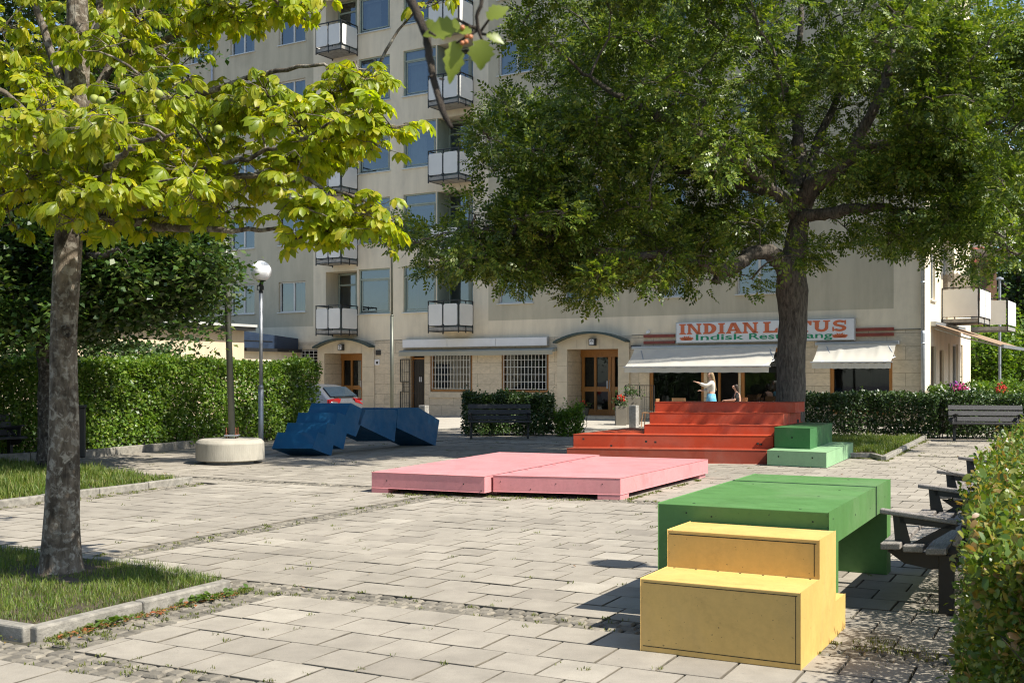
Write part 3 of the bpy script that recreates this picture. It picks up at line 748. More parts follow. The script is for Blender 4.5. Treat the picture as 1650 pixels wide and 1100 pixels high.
def window(x0, x1, z0, z1, y, kind):
    fm = M['frame_w'] if kind == 'small' else M['frame_g']
    m = MB(); frame_rect(m, x0+.004, x1-.004, z0+.004, z1-.004, y-.04, .055)
    if kind == 'small': xm = x0+(x1-x0)*.53; m.box(xm-.04, y-.035, z0+.06, xm+.04, y+.03, z1-.06)
    if kind == 'big': zt = z1-.42; m.box(x0+.06, y-.035, zt-.03, x1-.06, y+.03, zt+.03); frame_rect(m, x0+.11, x1-.11, z0+.11, zt-.04, y-.02, .04, .04)
    fo = m.build('window', fm, Bd)
    m = MB(); m.quad([(x0+.04, y, z0+.04), (x1-.04, y, z0+.04), (x1-.04, y, z1-.04), (x0+.04, y, z1-.04)]); m.build('pane', M['glass'], fo)
    m = MB(); c = r2.random(); W = x1-x0
    if kind == 'small':
        if c < .45: pleats(m, x0+.05, x0+W*r2.uniform(.25, .5), z0, z1, y+.16); pleats(m, x1-W*r2.uniform(.15, .35), x1-.05, z0, z1, y+.16)
        elif c < .8: m.quad([(x0, y+.12, z0), (x0+W*.5, y+.12, z0), (x0+W*.5, y+.12, z1), (x0, y+.12, z1)]); pleats(m, x0+W*.7, x1, z0, z1, y+.2)
        else: pleats(m, x0, x1, z0+.2, z1, y+.18)
    else:
        if c < .35: m.box(x0, y+.12, z1-r2.uniform(.45, .6), x1, y+.13, z1); pleats(m, x0+.1, x0+W*.55, z0, z1, y+.3)
        elif c < .65: pleats(m, x0, x0+W*.3, z0, z1, y+.25); pleats(m, x1-W*.3, x1, z0, z1, y+.25)
        else: m.box(x0, y+.14, z0+r2.uniform(0, .9), x1, y+.15, z1)
        if r2.random() < .6:
            px_ = x0+W*r2.uniform(.25, .7); m.lathe([(.09, 0), (.12, .22)], (px_, y+.15, z0+.1), 10)
    m.build('curtain', M['curtain'] if r2.random() < .6 else M['curtain_d'], fo)
    m = MB(); m.box(x0-.05, -.07, z0-.035, x1+.05, y-.045, z0+.002); m.build('sill', M['sill'], fo, bev=.004)
    return fo
for x0, x1, z0, z1, d, kind, k in holes:
    if kind in ('small', 'big'): window(x0, x1, z0, z1, d, kind)
    if kind == 'loggia':
        m = MB(); y = d-.06; lft = x0 < lx(600)
        dx0 = x0+.02; dx1 = x1-.02; dm = dx0+(dx1-dx0)*.62
        frame_rect(m, dx0, dm, z0, z1-.02, y, .08); m.box(dx0+.08, y, z1-.55, dm-.08, y+.06, z1-.48); m.box(dx0+.08, y, z0+.08, dm-.08, y+.05, z0+.75)
        frame_rect(m, dm+.002, dx1, z0+.7, z1-.02, y, .07); m.box(dm+.07, y, z1-.55, dx1-.07, y+.06, z1-.48)
        m.box(dm+.002, y, z0, dx1, y+.05, z0+.7)
        fo = m.build('balcony_door', M['frame_g'], Bd)
        m = MB(); m.quad([(dx0+.05, y+.03, z0+.7), (dx1-.05, y+.03, z0+.7), (dx1-.05, y+.03, z1-.05), (dx0+.05, y+.03, z1-.05)]); m.build('pane', M['glass'], fo)
        if not lft:
            m = MB(); m.box(x0+.001, .0, z0, x0+.03, d-.07, z1-.001); m.build('side_panel', M['frame_g'], Bd)
# balconies
def balcony(xa, xb, zf, dpt=1.1):
    t = MB(); t.box(xa, -dpt, zf-.13, xb, -.001, zf); b = t.build('balcony', M['conc_dark'], Bd, bev=.01)
    m = MB(); h = 1.02; e = .03
    posts = [(xa, -dpt), ((xa+xb)/2, -dpt), (xb, -dpt)]
    for x, y in posts+[(xb, -.02), (xa, -.02), (xb, -dpt*.5)]: m.box(x-.018, y-.018, zf-.22, x+.018, y+.018, zf+h)
    for z in (zf+h, zf+.05, zf-.15):
        tt = .02 if z > zf+.5 else .014
        m.box(xa-.02, -dpt-tt, z-tt, xb+.02, -dpt+tt, z+tt); m.box(xb-tt, -dpt, z-tt, xb+tt, -.02, z+tt); m.box(xa-tt, -dpt, z-tt, xa+tt, -.02, z+tt)
    m.build('railing', M['black'], b)
    g = .035; zb, zt = zf+.07, zf+.90
    def panel(x0, y0, x1, y1):
        m = MB(); a = Vector((x0, y0, 0)); c = Vector((x1, y1, 0)); d = (c-a).normalized(); nn = Vector((d.y, -d.x, 0))*.012
        a2 = a+d*g; c2 = c-d*g; r = .05
        pts = [a2+d*r, c2-d*r, c2, c2, c2-d*r, a2+d*r, a2, a2]; zz = [zb, zb, zb+r, zt-r, zt, zt, zt-r, zb+r]
        m.prism([p-nn*.5+Vector((0, 0, z_)) for p, z_ in zip(pts, zz)], nn); m.build('panel', M['balc'], b)
    xm = (xa+xb)/2; panel(xa, -dpt-.03, xm, -dpt-.03); panel(xm, -dpt-.03, xb, -dpt-.03); panel(xb+.03, -dpt, xb+.03, -.03)
    panel(xa-.03, -.03, xa-.03, -dpt)
    return b
for k in range(NF):
    xb = lx(576); balcony(lx(508, -1.1), xb, 3.47+PITCH*k, 1.05)
    xb = lx(762); balcony(lx(689, -1.05), xb, 3.47+PITCH*k, 1.0)
# entrance porches
def porch(e, zt, num, pxa, pxb):
    a, b = lx(pxa), lx(pxb); x0, x1 = e; zc_ = zt+.14
    n = 14; pts = []; zs_ = zt+.22; rise = .34
    for i in range(n+1):
        s = i/n; pts.append((a+(b-a)*s, zs_+rise*(1-(2*s-1)**2)))
    m = MB()
    for i in range(n):     # head stone in columns under the arc
        (xa_, za_), (xb_, zb_) = pts[i], pts[i+1]; m.quad([(xa_, -.06, zt), (xb_, -.06, zt), (xb_, -.06, zb_), (xa_, -.06, za_)])
    m.box(a, -.06, 0, x0-.001, -.001, zt); m.box(x1+.001, -.06, 0, b, -.001, zt); m.box(x0, -.06, zt-.001, x1, .0, zt+.001)
    po = m.build('portal', M['portal'], Bd)
    m = MB()
    for i in range(n):
        (xa_, za_), (xb_, zb_) = pts[i], pts[i+1]; q = [(xa_, -.40, za_), (xb_, -.40, zb_), (xb_, -.40, zb_+.07), (xa_, -.40, za_+.07)]; m.prism(q, (0, .40, 0))
    m.build('canopy', M['copper'], po)
    m = MB()
    for zj in (.75, 1.35, 1.95): m.box(a+.01, -.0615, zj, x0-.01, -.0595, zj+.008); m.box(x1+.01, -.0615, zj, b-.01, -.0595, zj+.008)
    for s in (.28, .42, .6, .78): m.box(a+(b-a)*s, -.0615, zt+.01, a+(b-a)*s+.008, -.0595, zt+.35)
    m.build('joint', M['gapd2'], po)
    # number lantern
    xc = (x0+x1)/2+(.05 if num == 9 else -.05); zn = zt+.24
    m = MB(); m.box(xc-.13, -.19, zn-.12, xc+.13, -.065, zn+.14); s = m.build('number_sign', M['black'], Bd)
    m = MB(); m.box(xc-.095, -.198, zn-.09, xc+.075, -.191, zn+.11); m.build('plate', M['sign_white'], s)
    text_mesh(str(num), .19, 'digit', M['black'], s, (xc-.055, -.2005, zn-.055), bold=.006)
    m = MB(); y = 1.0     # door leaf pair
    m.box(x0+.01, y, z7[0], x0+.12, y+.08, zt-.01); 
    W = x1-x0; xs_ = x0+.40 if num == 7 else x0+.22
    m = MB(); m.box(x0+.001, y, .12, x1-.001, y+.10, .20); m.box(x0+.001, y, zt-.28, x1-.001, y+.10, zt-.001)
    bars = [x0+.04, x0+W*.27, x0+W*.55, x0+W*.62, x0+W*.90] ; ws = [.12, .10, .12, .13, .10]
    for bx_, bw in zip(bars, ws): m.box(bx_, y+.012, .20, bx_+bw, y+.09, zt-.281)
    m.box(x0+.02, y+.02, 1.0, x1-.002, y+.085, 1.18); m.box(x0+.02, y+.02, .202, x1-.002, y+.085, .34)
    do = m.build('door', M['oak'], Bd)
    m = MB(); m.quad([(x0+.02, y+.06, .3), (x1-.01, y+.06, .3), (x1-.01, y+.06, zt-.2), (x0+.02, y+.06, zt-.2)]); m.build('pane', M['glass_d'], do)
    m = MB(); hxp = x0+W*.60; m.tube([(hxp, y-.03, 1.0), (hxp, y-.07, 1.1), (hxp, y-.07, 1.35), (hxp, y-.03, 1.45)], .014, 8); m.box(hxp-.16, y-.01, 1.12, hxp-.10, y+.011, 1.4); m.build('handle', M['steel'], do)
    m = MB(); m.box(x0+.001, .2, .0, x1-.001, 1.1, .11); m.build('step', M['conc_dark'], po)
def text_mesh(s, size, name, mat, parent, loc, bold=0, rot=(math.pi/2, 0, 0), ext=.003, sx=1.0):
    cu = bpy.data.curves.new(name, 'FONT'); cu.body = s; cu.size = size; cu.offset = bold; cu.extrude = ext
    tmp = bpy.data.objects.new(name, cu); COL.objects.link(tmp)
    me = bpy.data.meshes.new_from_object(tmp.evaluated_get(bpy.context.evaluated_depsgraph_get()))
    bpy.data.objects.remove(tmp); me.materials.clear(); me.materials.append(mat)
    o = link(name, me, parent); o.location = loc; o.rotation_euler = rot; o.scale = (sx, 1, 1); return o
M['gapd2'] = simple('mortar_gap', (.22, .18, .125), .9)
porch(e7, z7[1], 7, 513, 604); porch(e9, z9[1], 9, 899, 1015)
# shop front: door with open grille, two barred windows
for x0, x1, z0, z1, d, kind, k in sh:
    if kind in ('grid', 'grid_s'):
        t_ = .09 if kind == 'grid' else .04
        m = MB(); frame_rect(m, x0+.004, x1-.004, z0+.004, z1-.004, d-.06, t_, .06); fo = m.build('window', M['oak'] if kind == 'grid' else M['frame_w'], Bd)
        m = MB(); m.quad([(x0+.05, d, z0+.05), (x1-.05, d, z0+.05), (x1-.05, d, z1-.05), (x0+.05, d, z1-.05)]); m.build('pane', M['glass_d'], fo)
        m = MB(); W = x1-x0-2*t_; n = 13 if kind == 'grid' else 5
        for i in range(n): x = x0+t_+.02+(W-.04)*i/(n-1); m.box(x-.011, -.012, z0+t_+.03, x+.011, .01, z1-t_-.02)
        for j in range(6): z = z0+t_+.05+(z1-z0-2*t_-.1)*j/5; m.box(x0+t_, -.006, z-.009, x1-t_, .004, z+.009)
        m.build('grille', M['sill'], fo)
        if kind == 'grid':
            m = MB(); 
            if x0 > lx(800): pleats(m, x0+W*.35, x1-W*.3, z0+.1, z1-.1, d+.25); pleats(m, x0+.1, x0+.3, z0+.1, z1-.1, d+.25)
            else: m.box(x0+.1, d+.2, z0+.1, x0+.35, d+.22, z1-.5); m.box(x0+.8, d+.3, z0+.1, x0+1.0, d+.32, z1-.3); m.box(x1-.5, d+.3, z0+.6, x1-.2, d+.32, z1-.6)
            m.build('curtain', M['curtain_d'], fo)
            m = MB(); m.box(x0-.02, -.05, z0-.22, x1+.02, -.001, z0+.002); m.build('sill', M['oak_d'], fo) if False else m.build('sill', M['portal'], fo)
    if kind == 'door':
        m = MB(); frame_rect(m, x0+.002, x1-.002, z0, z1, d-.16, .07, .1); m.box(x0+.07, d-.12, 2.25, x1-.07, d-.04, 2.33)
        fo = m.build('door', M['oak'], Bd)
        m = MB(); m.box(x0+.07, d-.06, z0+.02, x1-.07, d-.03, 2.25, 0)
        for i in range(7): x = x0+.12+(x1-x0-.24)*i/6; m.box(x-.008, -.012, z0+.05, x+.008, .004, 2.2)
        for z in (.3, .9, 1.25, 1.8, 2.2): m.box(x0+.1, -.008, z-.01, x1-.1, 0, z+.01)
        m.build('security_gate', M['black'], fo)
        m = MB(); m.box(x0+.3, d-.085, 1.35, x0+.46, d-.065, 1.55); m.build('notice', M['sign_white'], fo)
        # open grille leaf folded back against the wall
        m = MB(); a = lx(646); b = x0-.03
        for (u0, w0, u1, w1) in ((a, .1, a, .95), (a+.13, .95, a+.13, 1.35), (a, 1.35, a, 2.25), (b, .1, b, 2.25)): m.box(u0-.016, -.05, w0, u0+.016, -.02, w1)
        for z, s_ in ((.1, a), (.95, a), (1.35, a), (2.25, a)): m.box(s_, -.05, z-.014, b, -.02, z+.014)
        for i in range(1, 4): x = a+(b-a)*i/4; m.box(x-.007, -.045, .1, x+.007, -.03, 2.25)
        for z in (.5, 1.15, 1.75): m.box(a+.13, -.042, z-.006, b, -.03, z+.006)
        m.build('gate_leaf', M['black'], fo)
    if kind in ('rest', 'rdoor'):
        m = MB(); frame_rect(m, x0+.003, x1-.003, z0, z1, d-.09, .11, .09)
        if kind == 'rdoor': m.box(x0+.30, d-.07, z0, x0+.38, d, z1)
        fo = m.build('window' if kind == 'rest' else 'door', M['oak'], Bd)
        if kind == 'rest':
            m = MB(); m.quad([(x0+.05, d-.03, z0+.05), (x1-.05, d-.03, z0+.05), (x1-.05, d-.03, z1-.05), (x0+.05, d-.03, z1-.05)]); m.build('pane', M['glass_d'], fo)
            for f_ in ((.42,) if x1-x0 > 2 else (.55,)):
                c = (x0+(x1-x0)*f_, d+.35, 1.93); m = MB(); m.lathe([(.03, 0), (.14, .03), (.22, .12)], c, 14)
                for i in range(9):
                    a_ = i*math.pi*2/9; m.quad([(c[0]+.2*math.cos(a_-.2), c[1]+.2*math.sin(a_-.2), c[2]+.1), (c[0]+.2*math.cos(a_+.2), c[1]+.2*math.sin(a_+.2), c[2]+.1), (c[0]+.25*math.cos(a_), c[1]+.25*math.sin(a_), c[2]+.2)])
                m.tube([(c[0], c[1], c[2]+.1), (c[0], c[1], 2.5)], .008, 5); m.build('hanging_lamp', M['lampw'], fo)
# string course, stone plinth, small fittings, drainpipes
m = MB(); m.box(hx(605), -.012, GT-.012, hx(648), -.001, GT+.004); m.box(hx(1018), -.012, GT-.012, hx(1037), -.001, GT+.004); m.box(hx(1440), -.02, GT-.01, -.001, -.001, GT+.01); m.build('cable', M['black'], Bd)
m = MB(); m.box(hx(606.5), -.05, lz(610, 572), hx(613.5), -.001, lz(610, 564)); m.build('intercom', M['black'], Bd)
m = MB(); m.box(hx(604.5), -.04, lz(608, 588), hx(612), -.001, lz(608, 579)); bx_ = m.build('notice_board', M['sign_white'], Bd)
m = MB(); m.box(hx(607), -.045, lz(608, 586), hx(610), -.0405, lz(608, 582)); m.build('notice', M['black'], bx_)
def drain(px, zt, zb=.15, yo=-.09, rad=.055):
    x = lx(px); m = MB(); m.tube([(x, yo, zb), (x, yo, 2.9), (x, yo, 3.0)], rad*1.12, 12); m.tube([(x, yo, 3.0), (x, yo, zt)], rad, 12)
    for z in (1.0, 2.6, 4.5, 7.4, 10.3, 13.2, 16): m.lathe([(rad+.012, -.03), (rad+.012, .03)], (x, yo, z), 12)
    return m.build('drainpipe', M['steel'], Bd, smooth=True)
drain(1488, TOPZ); drain(344, TOPZ)
m = MB(); m.box(hx(1018.5), -.12, lz(1030, 562), hx(1033), -.001, lz(1030, 556)); m.build('junction_box', M['black'], Bd)
m = MB(); m.box(hx(1043), -.1, lz(1043, 537), hx(1047.5), -.001, lz(1043, 533)); m.build('alarm_box', M['sign_white'], Bd)
# side wall windows, doors, balconies
for y0, y1, z0, z1, d, kind, k in sholes:
    m = MB(); tt = .06
    for q in ((y0, z0, y0+tt, z1), (y1-tt, z0, y1, z1), (y0+tt, z0, y1-tt, z0+tt), (y0+tt, z1-tt, y1-tt, z1)): m.box(-d, q[0]+.002, q[1]+.002, -d+.05, q[2]-.002, q[3]-.002)
    if kind == 'sd': m.box(-d, y0+tt, z0+tt, -d+.03, y1-tt, z0+1.0)
    fo = m.build('door' if kind == 'sd' else 'window', M['frame_w'] if kind != 'sd' else M['oakd'], Bd)
    m = MB(); m.quad([(-d+.01, y0, z0), (-d+.01, y1, z0), (-d+.01, y1, z1), (-d+.01, y0, z1)]); m.build('pane', M['glass'], fo)
    m = MB(); m.box(.001, y0-.04, z0-.06, .06, y1+.04, z0-.003); m.build('sill', M['sill'], fo)
def sbalcony(y0, y1, zf, reed=False, d=1.15):
    m = MB(); m.box(.001, y0, zf-.13, d, y1, zf); b = m.build('balcony', M['conc_dark'], Bd, bev=.01)
    m = MB()
    for x, y in ((.03, y0), (d, y0), (d, y1), (d, (y0+y1)/2), (.03, y1)): m.box(x-.018, y-.018, zf-.2, x+.018, y+.018, zf+1.02)
    for z in (zf+1.02, zf+.05, zf-.14): m.box(.03, y0-.018, z-.014, d, y0+.018, z+.014); m.box(d-.016, y0, z-.014, d+.016, y1, z+.014)
    m.build('railing', M['black'], b)
    m = MB(); m.box(.05, y0-.05, zf+.07, d-.03, y0-.035, zf+.96); m.box(d+.03, y0+.03, zf+.07, d+.045, (y0+y1)/2-.03, zf+.96); m.box(d+.03, (y0+y1)/2+.03, zf+.07, d+.045, y1, zf+.96); m.build('panel', M['balc'], b)
    if reed:
        m = MB()
        for i in range(46): x = .05+(d-.06)*i/45; m.box(x-.009, y0-.015, zf+.3, x+.007, y0+.002, zf+1.5+r2.uniform(-.05, .04))
        m.build('reed_screen', M['reed'], b)
yb = sy(1517)
for k in range(6): sbalcony(yb, yb+2.2, 3.47+PITCH*k, k == 0)
for k in range(4): 
    m = MB(); yb2 = DS+.4; m.box(-3.19, yb2, 3.3+PITCH*k, 1.2, yb2+2.2, 3.43+PITCH*k); b = m.build('balcony', M['conc_dark'], Bd)
    m = MB(); m.box(-.3, yb2-.04, 3.5+PITCH*k, 1.17, yb2-.02, 4.4+PITCH*k); m.box(1.2, yb2, 3.5+PITCH*k, 1.22, yb2+2.2, 4.4+PITCH*k); m.build('panel', M['balc'], b)
    m = MB(); m.box(-.3, yb2-.06, 4.45+PITCH*k, 1.24, yb2-.03, 4.49+PITCH*k); m.box(1.2, yb2-.05, 3.25+PITCH*k, 1.24, yb2-.01, 4.49+PITCH*k); m.build('railing', M['black'], b)

# ================================================================ SIGNS AND AWNINGS (things fixed to the house)
def bthing(name, label, cat, group=None):
    return thing(name, label, cat, (C0.x, C0.y, 0), -ANG, group)
def at_local(t, x, y, z):     # move a thing's origin to a local point of the house
    p = toW(x, y, z); t.location = p; return Vector((x, y, z))
# blank fascia over the shop
t = bthing('shop_sign', 'long blank white fascia over the barred shop windows', 'sign')
xa, xb = lx(648, -.2), lx(881, -.2); za, zb = lz(648, 560.5, -.2), lz(648, 547, -.2); o = at_local(t, xa, 0, za)
m = MB(); m.box(0, -.17, 0, xb-xa, -.002, zb-za); m.build('box', M['sign_edge'], t)
n3 = [0, (lx(720, -.2)-xa), (lx(798, -.2)-xa), xb-xa]
for i in range(3):
    m = MB(); m.box(n3[i]+.01, -.19, .02, n3[i+1]-.01, -.171, zb-za-.02); m.build('panel', M['sign_white'], t)
# restaurant sign
t = bthing('restaurant_sign', 'white sign reading INDIAN LOTUS Indisk Restaurang above cream awning', 'sign')
xa, xb = lx(1088.5, -.2), lx(1377, -.2); za, zb = lz(1230, 550.5, -.2), lz(1230, 515.5, -.2); o = at_local(t, xa, 0, za); SW, SH = xb-xa, zb-za
m = MB(); m.box(0, -.17, 0, SW, -.002, SH); m.build('box', M['sign_edge'], t)
m = MB(); m.box(.03, -.185, .03, SW-.03, -.1701, SH-.03); m.build('face', M['sign_white'], t)
# chunky slab-serif capitals drawn as outlines in a unit box (0..w, 0..1)
def stem(x, w=.26, s=.10, sh=.17):   # slab serif stem
    return [[(x-s, 0), (x+w+s, 0), (x+w+s, sh*.6), (x+w, sh), (x+w, 1-sh), (x+w+s, 1-sh*.6), (x+w+s, 1), (x-s, 1), (x-s, 1-sh*.6), (x, 1-sh), (x, sh), (x-s, sh*.6)]]
def arcpoly(cx, cy, ro, ri, a0, a1, sx=1, sy=1, n=14, si=None):
    out = [];  si = si or (sx, sy)
    for i in range(n):
        t0 = math.radians(a0+(a1-a0)*i/n); t1 = math.radians(a0+(a1-a0)*(i+1)/n)
        out.append([(cx+ro*sx*math.cos(t0), cy+ro*sy*math.sin(t0)), (cx+ro*sx*math.cos(t1), cy+ro*sy*math.sin(t1)), (cx+ri*si[0]*math.cos(t1), cy+ri*si[1]*math.sin(t1)), (cx+ri*si[0]*math.cos(t0), cy+ri*si[1]*math.sin(t0))])
    return out
GL = {
 'I': (.50, stem(.12)),
 'N': (1.12, stem(.12, .17)+stem(.80, .16)+[[(.10, 1), (.36, 1), (.98, 0), (.72, 0)]]),
 'D': (1.02, stem(.12, .26)+arcpoly(.40, .5, .5, .5, -90, 90, 1.10, 1.0, si=(.44, .64))),
 'A': (1.10, [[(.02, 0), (.38, 0), (.38, .10), (.32, .14), (.53, .74), (.62, 1), (.40, 1), (.36, .98), (.10, .14), (.02, .10)], [(.60, 0), (1.12, 0), (1.12, .10), (1.04, .14), (.70, 1), (.42, 1), (.72, .14), (.60, .10)], [(.30, .24), (.78, .24), (.78, .38), (.30, .38)]]),
 'L': (.92, stem(.12, .26)+[[(.30, 0), (.90, 0), (.92, .42), (.82, .42), (.70, .17), (.30, .17)]]),
 'O': (1.10, arcpoly(.55, .5, .5, .5, 0, 360, 1.08, 1.04, 28, si=(.52, .66))),
 'T': (1.00, [[(.22, 0), (.78, 0), (.78, .10), (.64, .15), (.64, .85), (.36, .85), (.36, .15), (.22, .10)], [(0, 1), (.02, .60), (.12, .60), (.24, .83), (.76, .83), (.88, .60), (.98, .60), (1.0, 1)]]),
 'U': (1.16, [[(.02, 1), (.50, 1), (.50, .90), (.42, .86), (.42, .35), (.16, .35), (.16, .86), (.02, .90)], [(.68, 1), (1.12, 1), (1.12, .90), (1.0, .86), (1.0, .35), (.80, .35), (.80, .86), (.68, .90)]]+arcpoly(.58, .37, .42, .42, 180, 360, 1.0, .92, si=(.48, .42))),
 'S': (.98, arcpoly(.50, .72, .29, .29, 20, 270, 1.38, 1.0, si=(.55, .34))+arcpoly(.50, .29, .29, .29, -160, 90, 1.46, 1.02, si=(.60, .34))+[[(.80, .62), (.90, .62), (.90, 1.0), (.80, .95)], [(.06, .04), (.16, .0), (.16, .40), (.06, .40)]]),
}
def word(s, x, z, w, h, mat, mat2, t, gap=.03):
    tot = sum(GL[c][0]+gap for c in s); k = w/tot; cx_ = x
    for c in s:
        m = MB(); mo = MB()
        for poly in GL[c][1]:
            P = [(cx_+p[0]*k, z+p[1]*h) for p in poly]; mx = sum(p[0] for p in P)/len(P); mz = sum(p[1] for p in P)/len(P)
            m.prism([(p[0], -.193, p[1]) for p in P], (0, .004, 0))
        o_ = m.build('letter', mat, t); cx_ += (GL[c][0]+gap)*k
sx_ = lambda px: lx(px, -.2)-xa
hz = SH*.50; zz0 = SH*.41
word('INDIAN', sx_(1094), zz0, sx_(1223.5)-sx_(1094), hz, M['orange'], None, t)
word('L', sx_(1229), zz0, sx_(1254)-sx_(1229), hz, M['orange'], None, t)
word('OTUS', sx_(1254), zz0, sx_(1366)-sx_(1254), hz, M['orange'], None, t)
for s, a, b in (('Indisk', 1119, 1196), ('Restaurang', 1205, 1339)):
    W_ = sx_(b)-sx_(a); to = text_mesh(s, .30, 'lettering', M['green_l'], t, (sx_(a), -.190, SH*.13), bold=.003)
    xsz = [v.co.x for v in to.data.vertices]; to.scale.x = W_/(max(xsz)-min(xsz)); to.scale.y = .92
for px in (1106, 1353):
    m = MB(); cx_ = sx_(px)
    for i in range(9):
        a = math.radians(15+150*i/8); L_ = .26*(1 if i % 2 else .85); c_, s_ = math.cos(a)*1.25, math.sin(a)*.62; n_ = Vector((-s_, c_)).normalized()*.035
        m.prism([(cx_-n_.x*.3, -.192, SH*.14-n_.y*.3), (cx_+c_*L_*.6-n_.x, -.192, SH*.14+s_*L_*.6-n_.y), (cx_+c_*L_, -.192, SH*.14+s_*L_), (cx_+c_*L_*.6+n_.x, -.192, SH*.14+s_*L_*.6+n_.y), (cx_+n_.x*.3, -.192, SH*.14+n_.y*.3)], (0, .004, 0))
    m.build('lotus_emblem', M['orange'], t)
for (pa, pb), lab in (((1037, 1087), 'left'), ((1379, 1440), 'right')):
    x0, x1 = lx(pa, -.05), lx(pb, -.05); zA = lz(pa, 541.5 if lab == 'left' else 531, -.05); zB = lz(pa, 552 if lab == 'left' else 539.5, -.05)
    t = bthing('trim_strip', 'pair of dark red strips on the wall %s' % ('beside the capital I of the restaurant sign' if lab == 'left' else 'beside the final S of the restaurant sign'), 'wall trim'); at_local(t, x0, 0, zB)
    for z in (0, zA-zB): m = MB(); m.box(0, -.06, z-.05, x1-x0, -.002, z+.05); m.build('strip', M['redbar'], t)
# awnings
def awning(label, pa, pb, ptop, p2, pbot, proj, folds, mat=None, name='awning'):
    x0, x1 = lx(pa, -.12), lx(pb, -.12); zt = lz(pb, ptop, -.12); zb = lz(p2, pbot, -proj)
    t = bthing(name, label, 'awning'); at_local(t, x0, 0, zt); W_ = x1-x0; dz = zb-zt
    m = MB(); m.box(-.1, -.20, -.06, W_+.1, -.002, .055); m.build('cassette', M['sign_edge'], t, bev=.02)
    n = 60; k = 8; V = []; Q = []
    def sag(s, q):
        w_ = sum(.028*math.exp(-((s-f)/.035)**2) for f in folds); w2 = .004*math.sin(s*46)+.004*math.sin(s*23+1)
        return (w_*(1-q)*1.2+w2*math.sin(q*math.pi))
    th = .004
    for j in range(k+1):
        q = j/k
        for i in range(n+1):
            s = i/n; V.append((W_*s+(.0 if 0 else 0), -.16-(proj-.16)*(q**1.15), dz*(q**.85)-.03*math.sin(q*3.14)+sag(s, q)))
    for j in range(k):
        for i in range(n): a = j*(n+1)+i; Q.append((a, a+n+1, a+n+2, a+1))
    o_ = fast_mesh('fabric', np.array(V), np.array(Q), mat or M['fabric'], t, True)
    V = []; Q = []
    for j in range(3):
        for i in range(n+1): s = i/n; V.append((W_*s, -proj-.012*math.sin(s*80+j)-.01*j, dz-.03-.085*j/1.0+.006*math.sin(s*60)))
    for j in range(2):
        for i in range(n): a = j*(n+1)+i; Q.append((a, a+n+1, a+n+2, a+1))
    fast_mesh('valance', np.array(V), np.array(Q), mat or M['fabric'], t, True)
    m = MB(); m.tube([(-.05, -proj, dz), (W_+.05, -proj, dz)], .025, 8)
    for x in (.25, W_-.25): m.tube([(x, -.15, -.05), (x+.3, -proj*.6, dz*.5-.15), (x, -proj+.02, dz)], .02, 6)
    m.build('front_bar', M['sign_edge'], t); return t
awning('long cream awning over the left restaurant windows and door', 1023, 1252, 557, 1240, 590, .95, (.33, .52, .9))
awning('short cream awning over the restaurant window right of the trunk', 1319, 1444, 552, 1435, 583, .85, (.3, .8))
t = bthing('awning', 'rolled up grey awning above the barred shop windows', 'awning')
x0, x1 = lx(643, -.3), lx(892, -.3); zt = lz(643, 565.5, -.3); at_local(t, x0, 0, zt)
m = MB(); m.prism([(0, -.003, .06), (0, -.30, .0), (0, -.34, -.05), (0, -.28, -.10), (0, -.003, -.06)], (x1-x0, 0, 0)); m.build('cassette', M['grey_aw'], t)
m = MB(); m.box(.02, -.352, -.21, x1-x0-.02, -.341, -.04); m.build('valance', M['fabric_g'], t)
# side awning (orange) sloping out from the side wall
t = bthing('awning', 'tan awning stretched out from the side wall near the corner', 'awning')
y0 = sy(1500); y1 = sy(1548); zt = lz(1500, 522); at_local(t, 0, y0, zt)
m = MB(); L2 = 2.1
m.prism([(.05, 0, .05), (L2, 0, -.68), (L2, y1-y0, -.68), (.05, y1-y0, .05)], (0, 0, .012)); m.build('fabric', M['fabric_o'], t)
m = MB(); m.box(.002, -.05, -.02, .16, y1-y0+.05, .12); m.box(L2-.02, -.05, -.74, L2+.05, y1-y0+.05, -.64)
for y in (.1, y1-y0-.1): m.tube([(.1, y, -.1), (1.0, y+.25, -.42), (L2, y, -.7)], .022, 6)
m.build('arm', M['sign_edge'], t)

# ================================================================ OTHER BUILDINGS
# low cream kiosk and blue-roofed annex left, behind the hedge
def wbox(t, name, mat, x0, y0, z0, x1, y1, z1, bev=None): m = MB(); m.box(x0, y0, z0, x1, y1, z1); return m.build(name, mat, t, bev=bev)
B_ = Vector((-9.28, 48.35)); t = thing('annex_building', 'low annex with a blue metal parapet joined to the apartment block', 'building', (B_.x, B_.y, 0), -ANG)
m = MB(); m.box(-6, -3.2, 0, 0, -.02, 2.72); m.build('wall', M['cream'], t)
m = MB(); m.prism([(.06, -3.3, 2.74), (.06, -.03, 2.74), (.06, -.03, 3.20), (.06, -3.3, 3.42)], (-6, 0, 0)); m.build('parapet', M['bluemetal'], t)
m = MB(); m.box(.061, -3.3, 2.60, .26, -.01, 2.735); m.box(.061, -3.3, 3.02, .08, -1.6, 3.05); m.build('gutter', M['black'], t)
A2 = Vector((-10.55, 44.0)); t = thing('pavilion', 'low flat roofed cream pavilion behind the hedge', 'building', (A2.x, A2.y, 0), -ANG)
m = MB(); m.box(-7, -16, 0, 0, 0, 3.36); m.build('wall', M['cream_l'], t)
m = MB(); m.box(-7.3, -16.3, 3.362, .38, .25, 3.50); ro = m.build('roof', M['black'], t)
m = MB(); m.box(-7.3, -16.4, 3.502, .42, .30, 3.60); m.box(-.5, -9, 3.75, -.46, -1.0, 3.78)
for y in (-8, -6, -4, -2): m.box(-.5, y, 3.6, -.46, y+.04, 3.75)
m.build('roof_edge', M['sill'], ro)
m = MB()
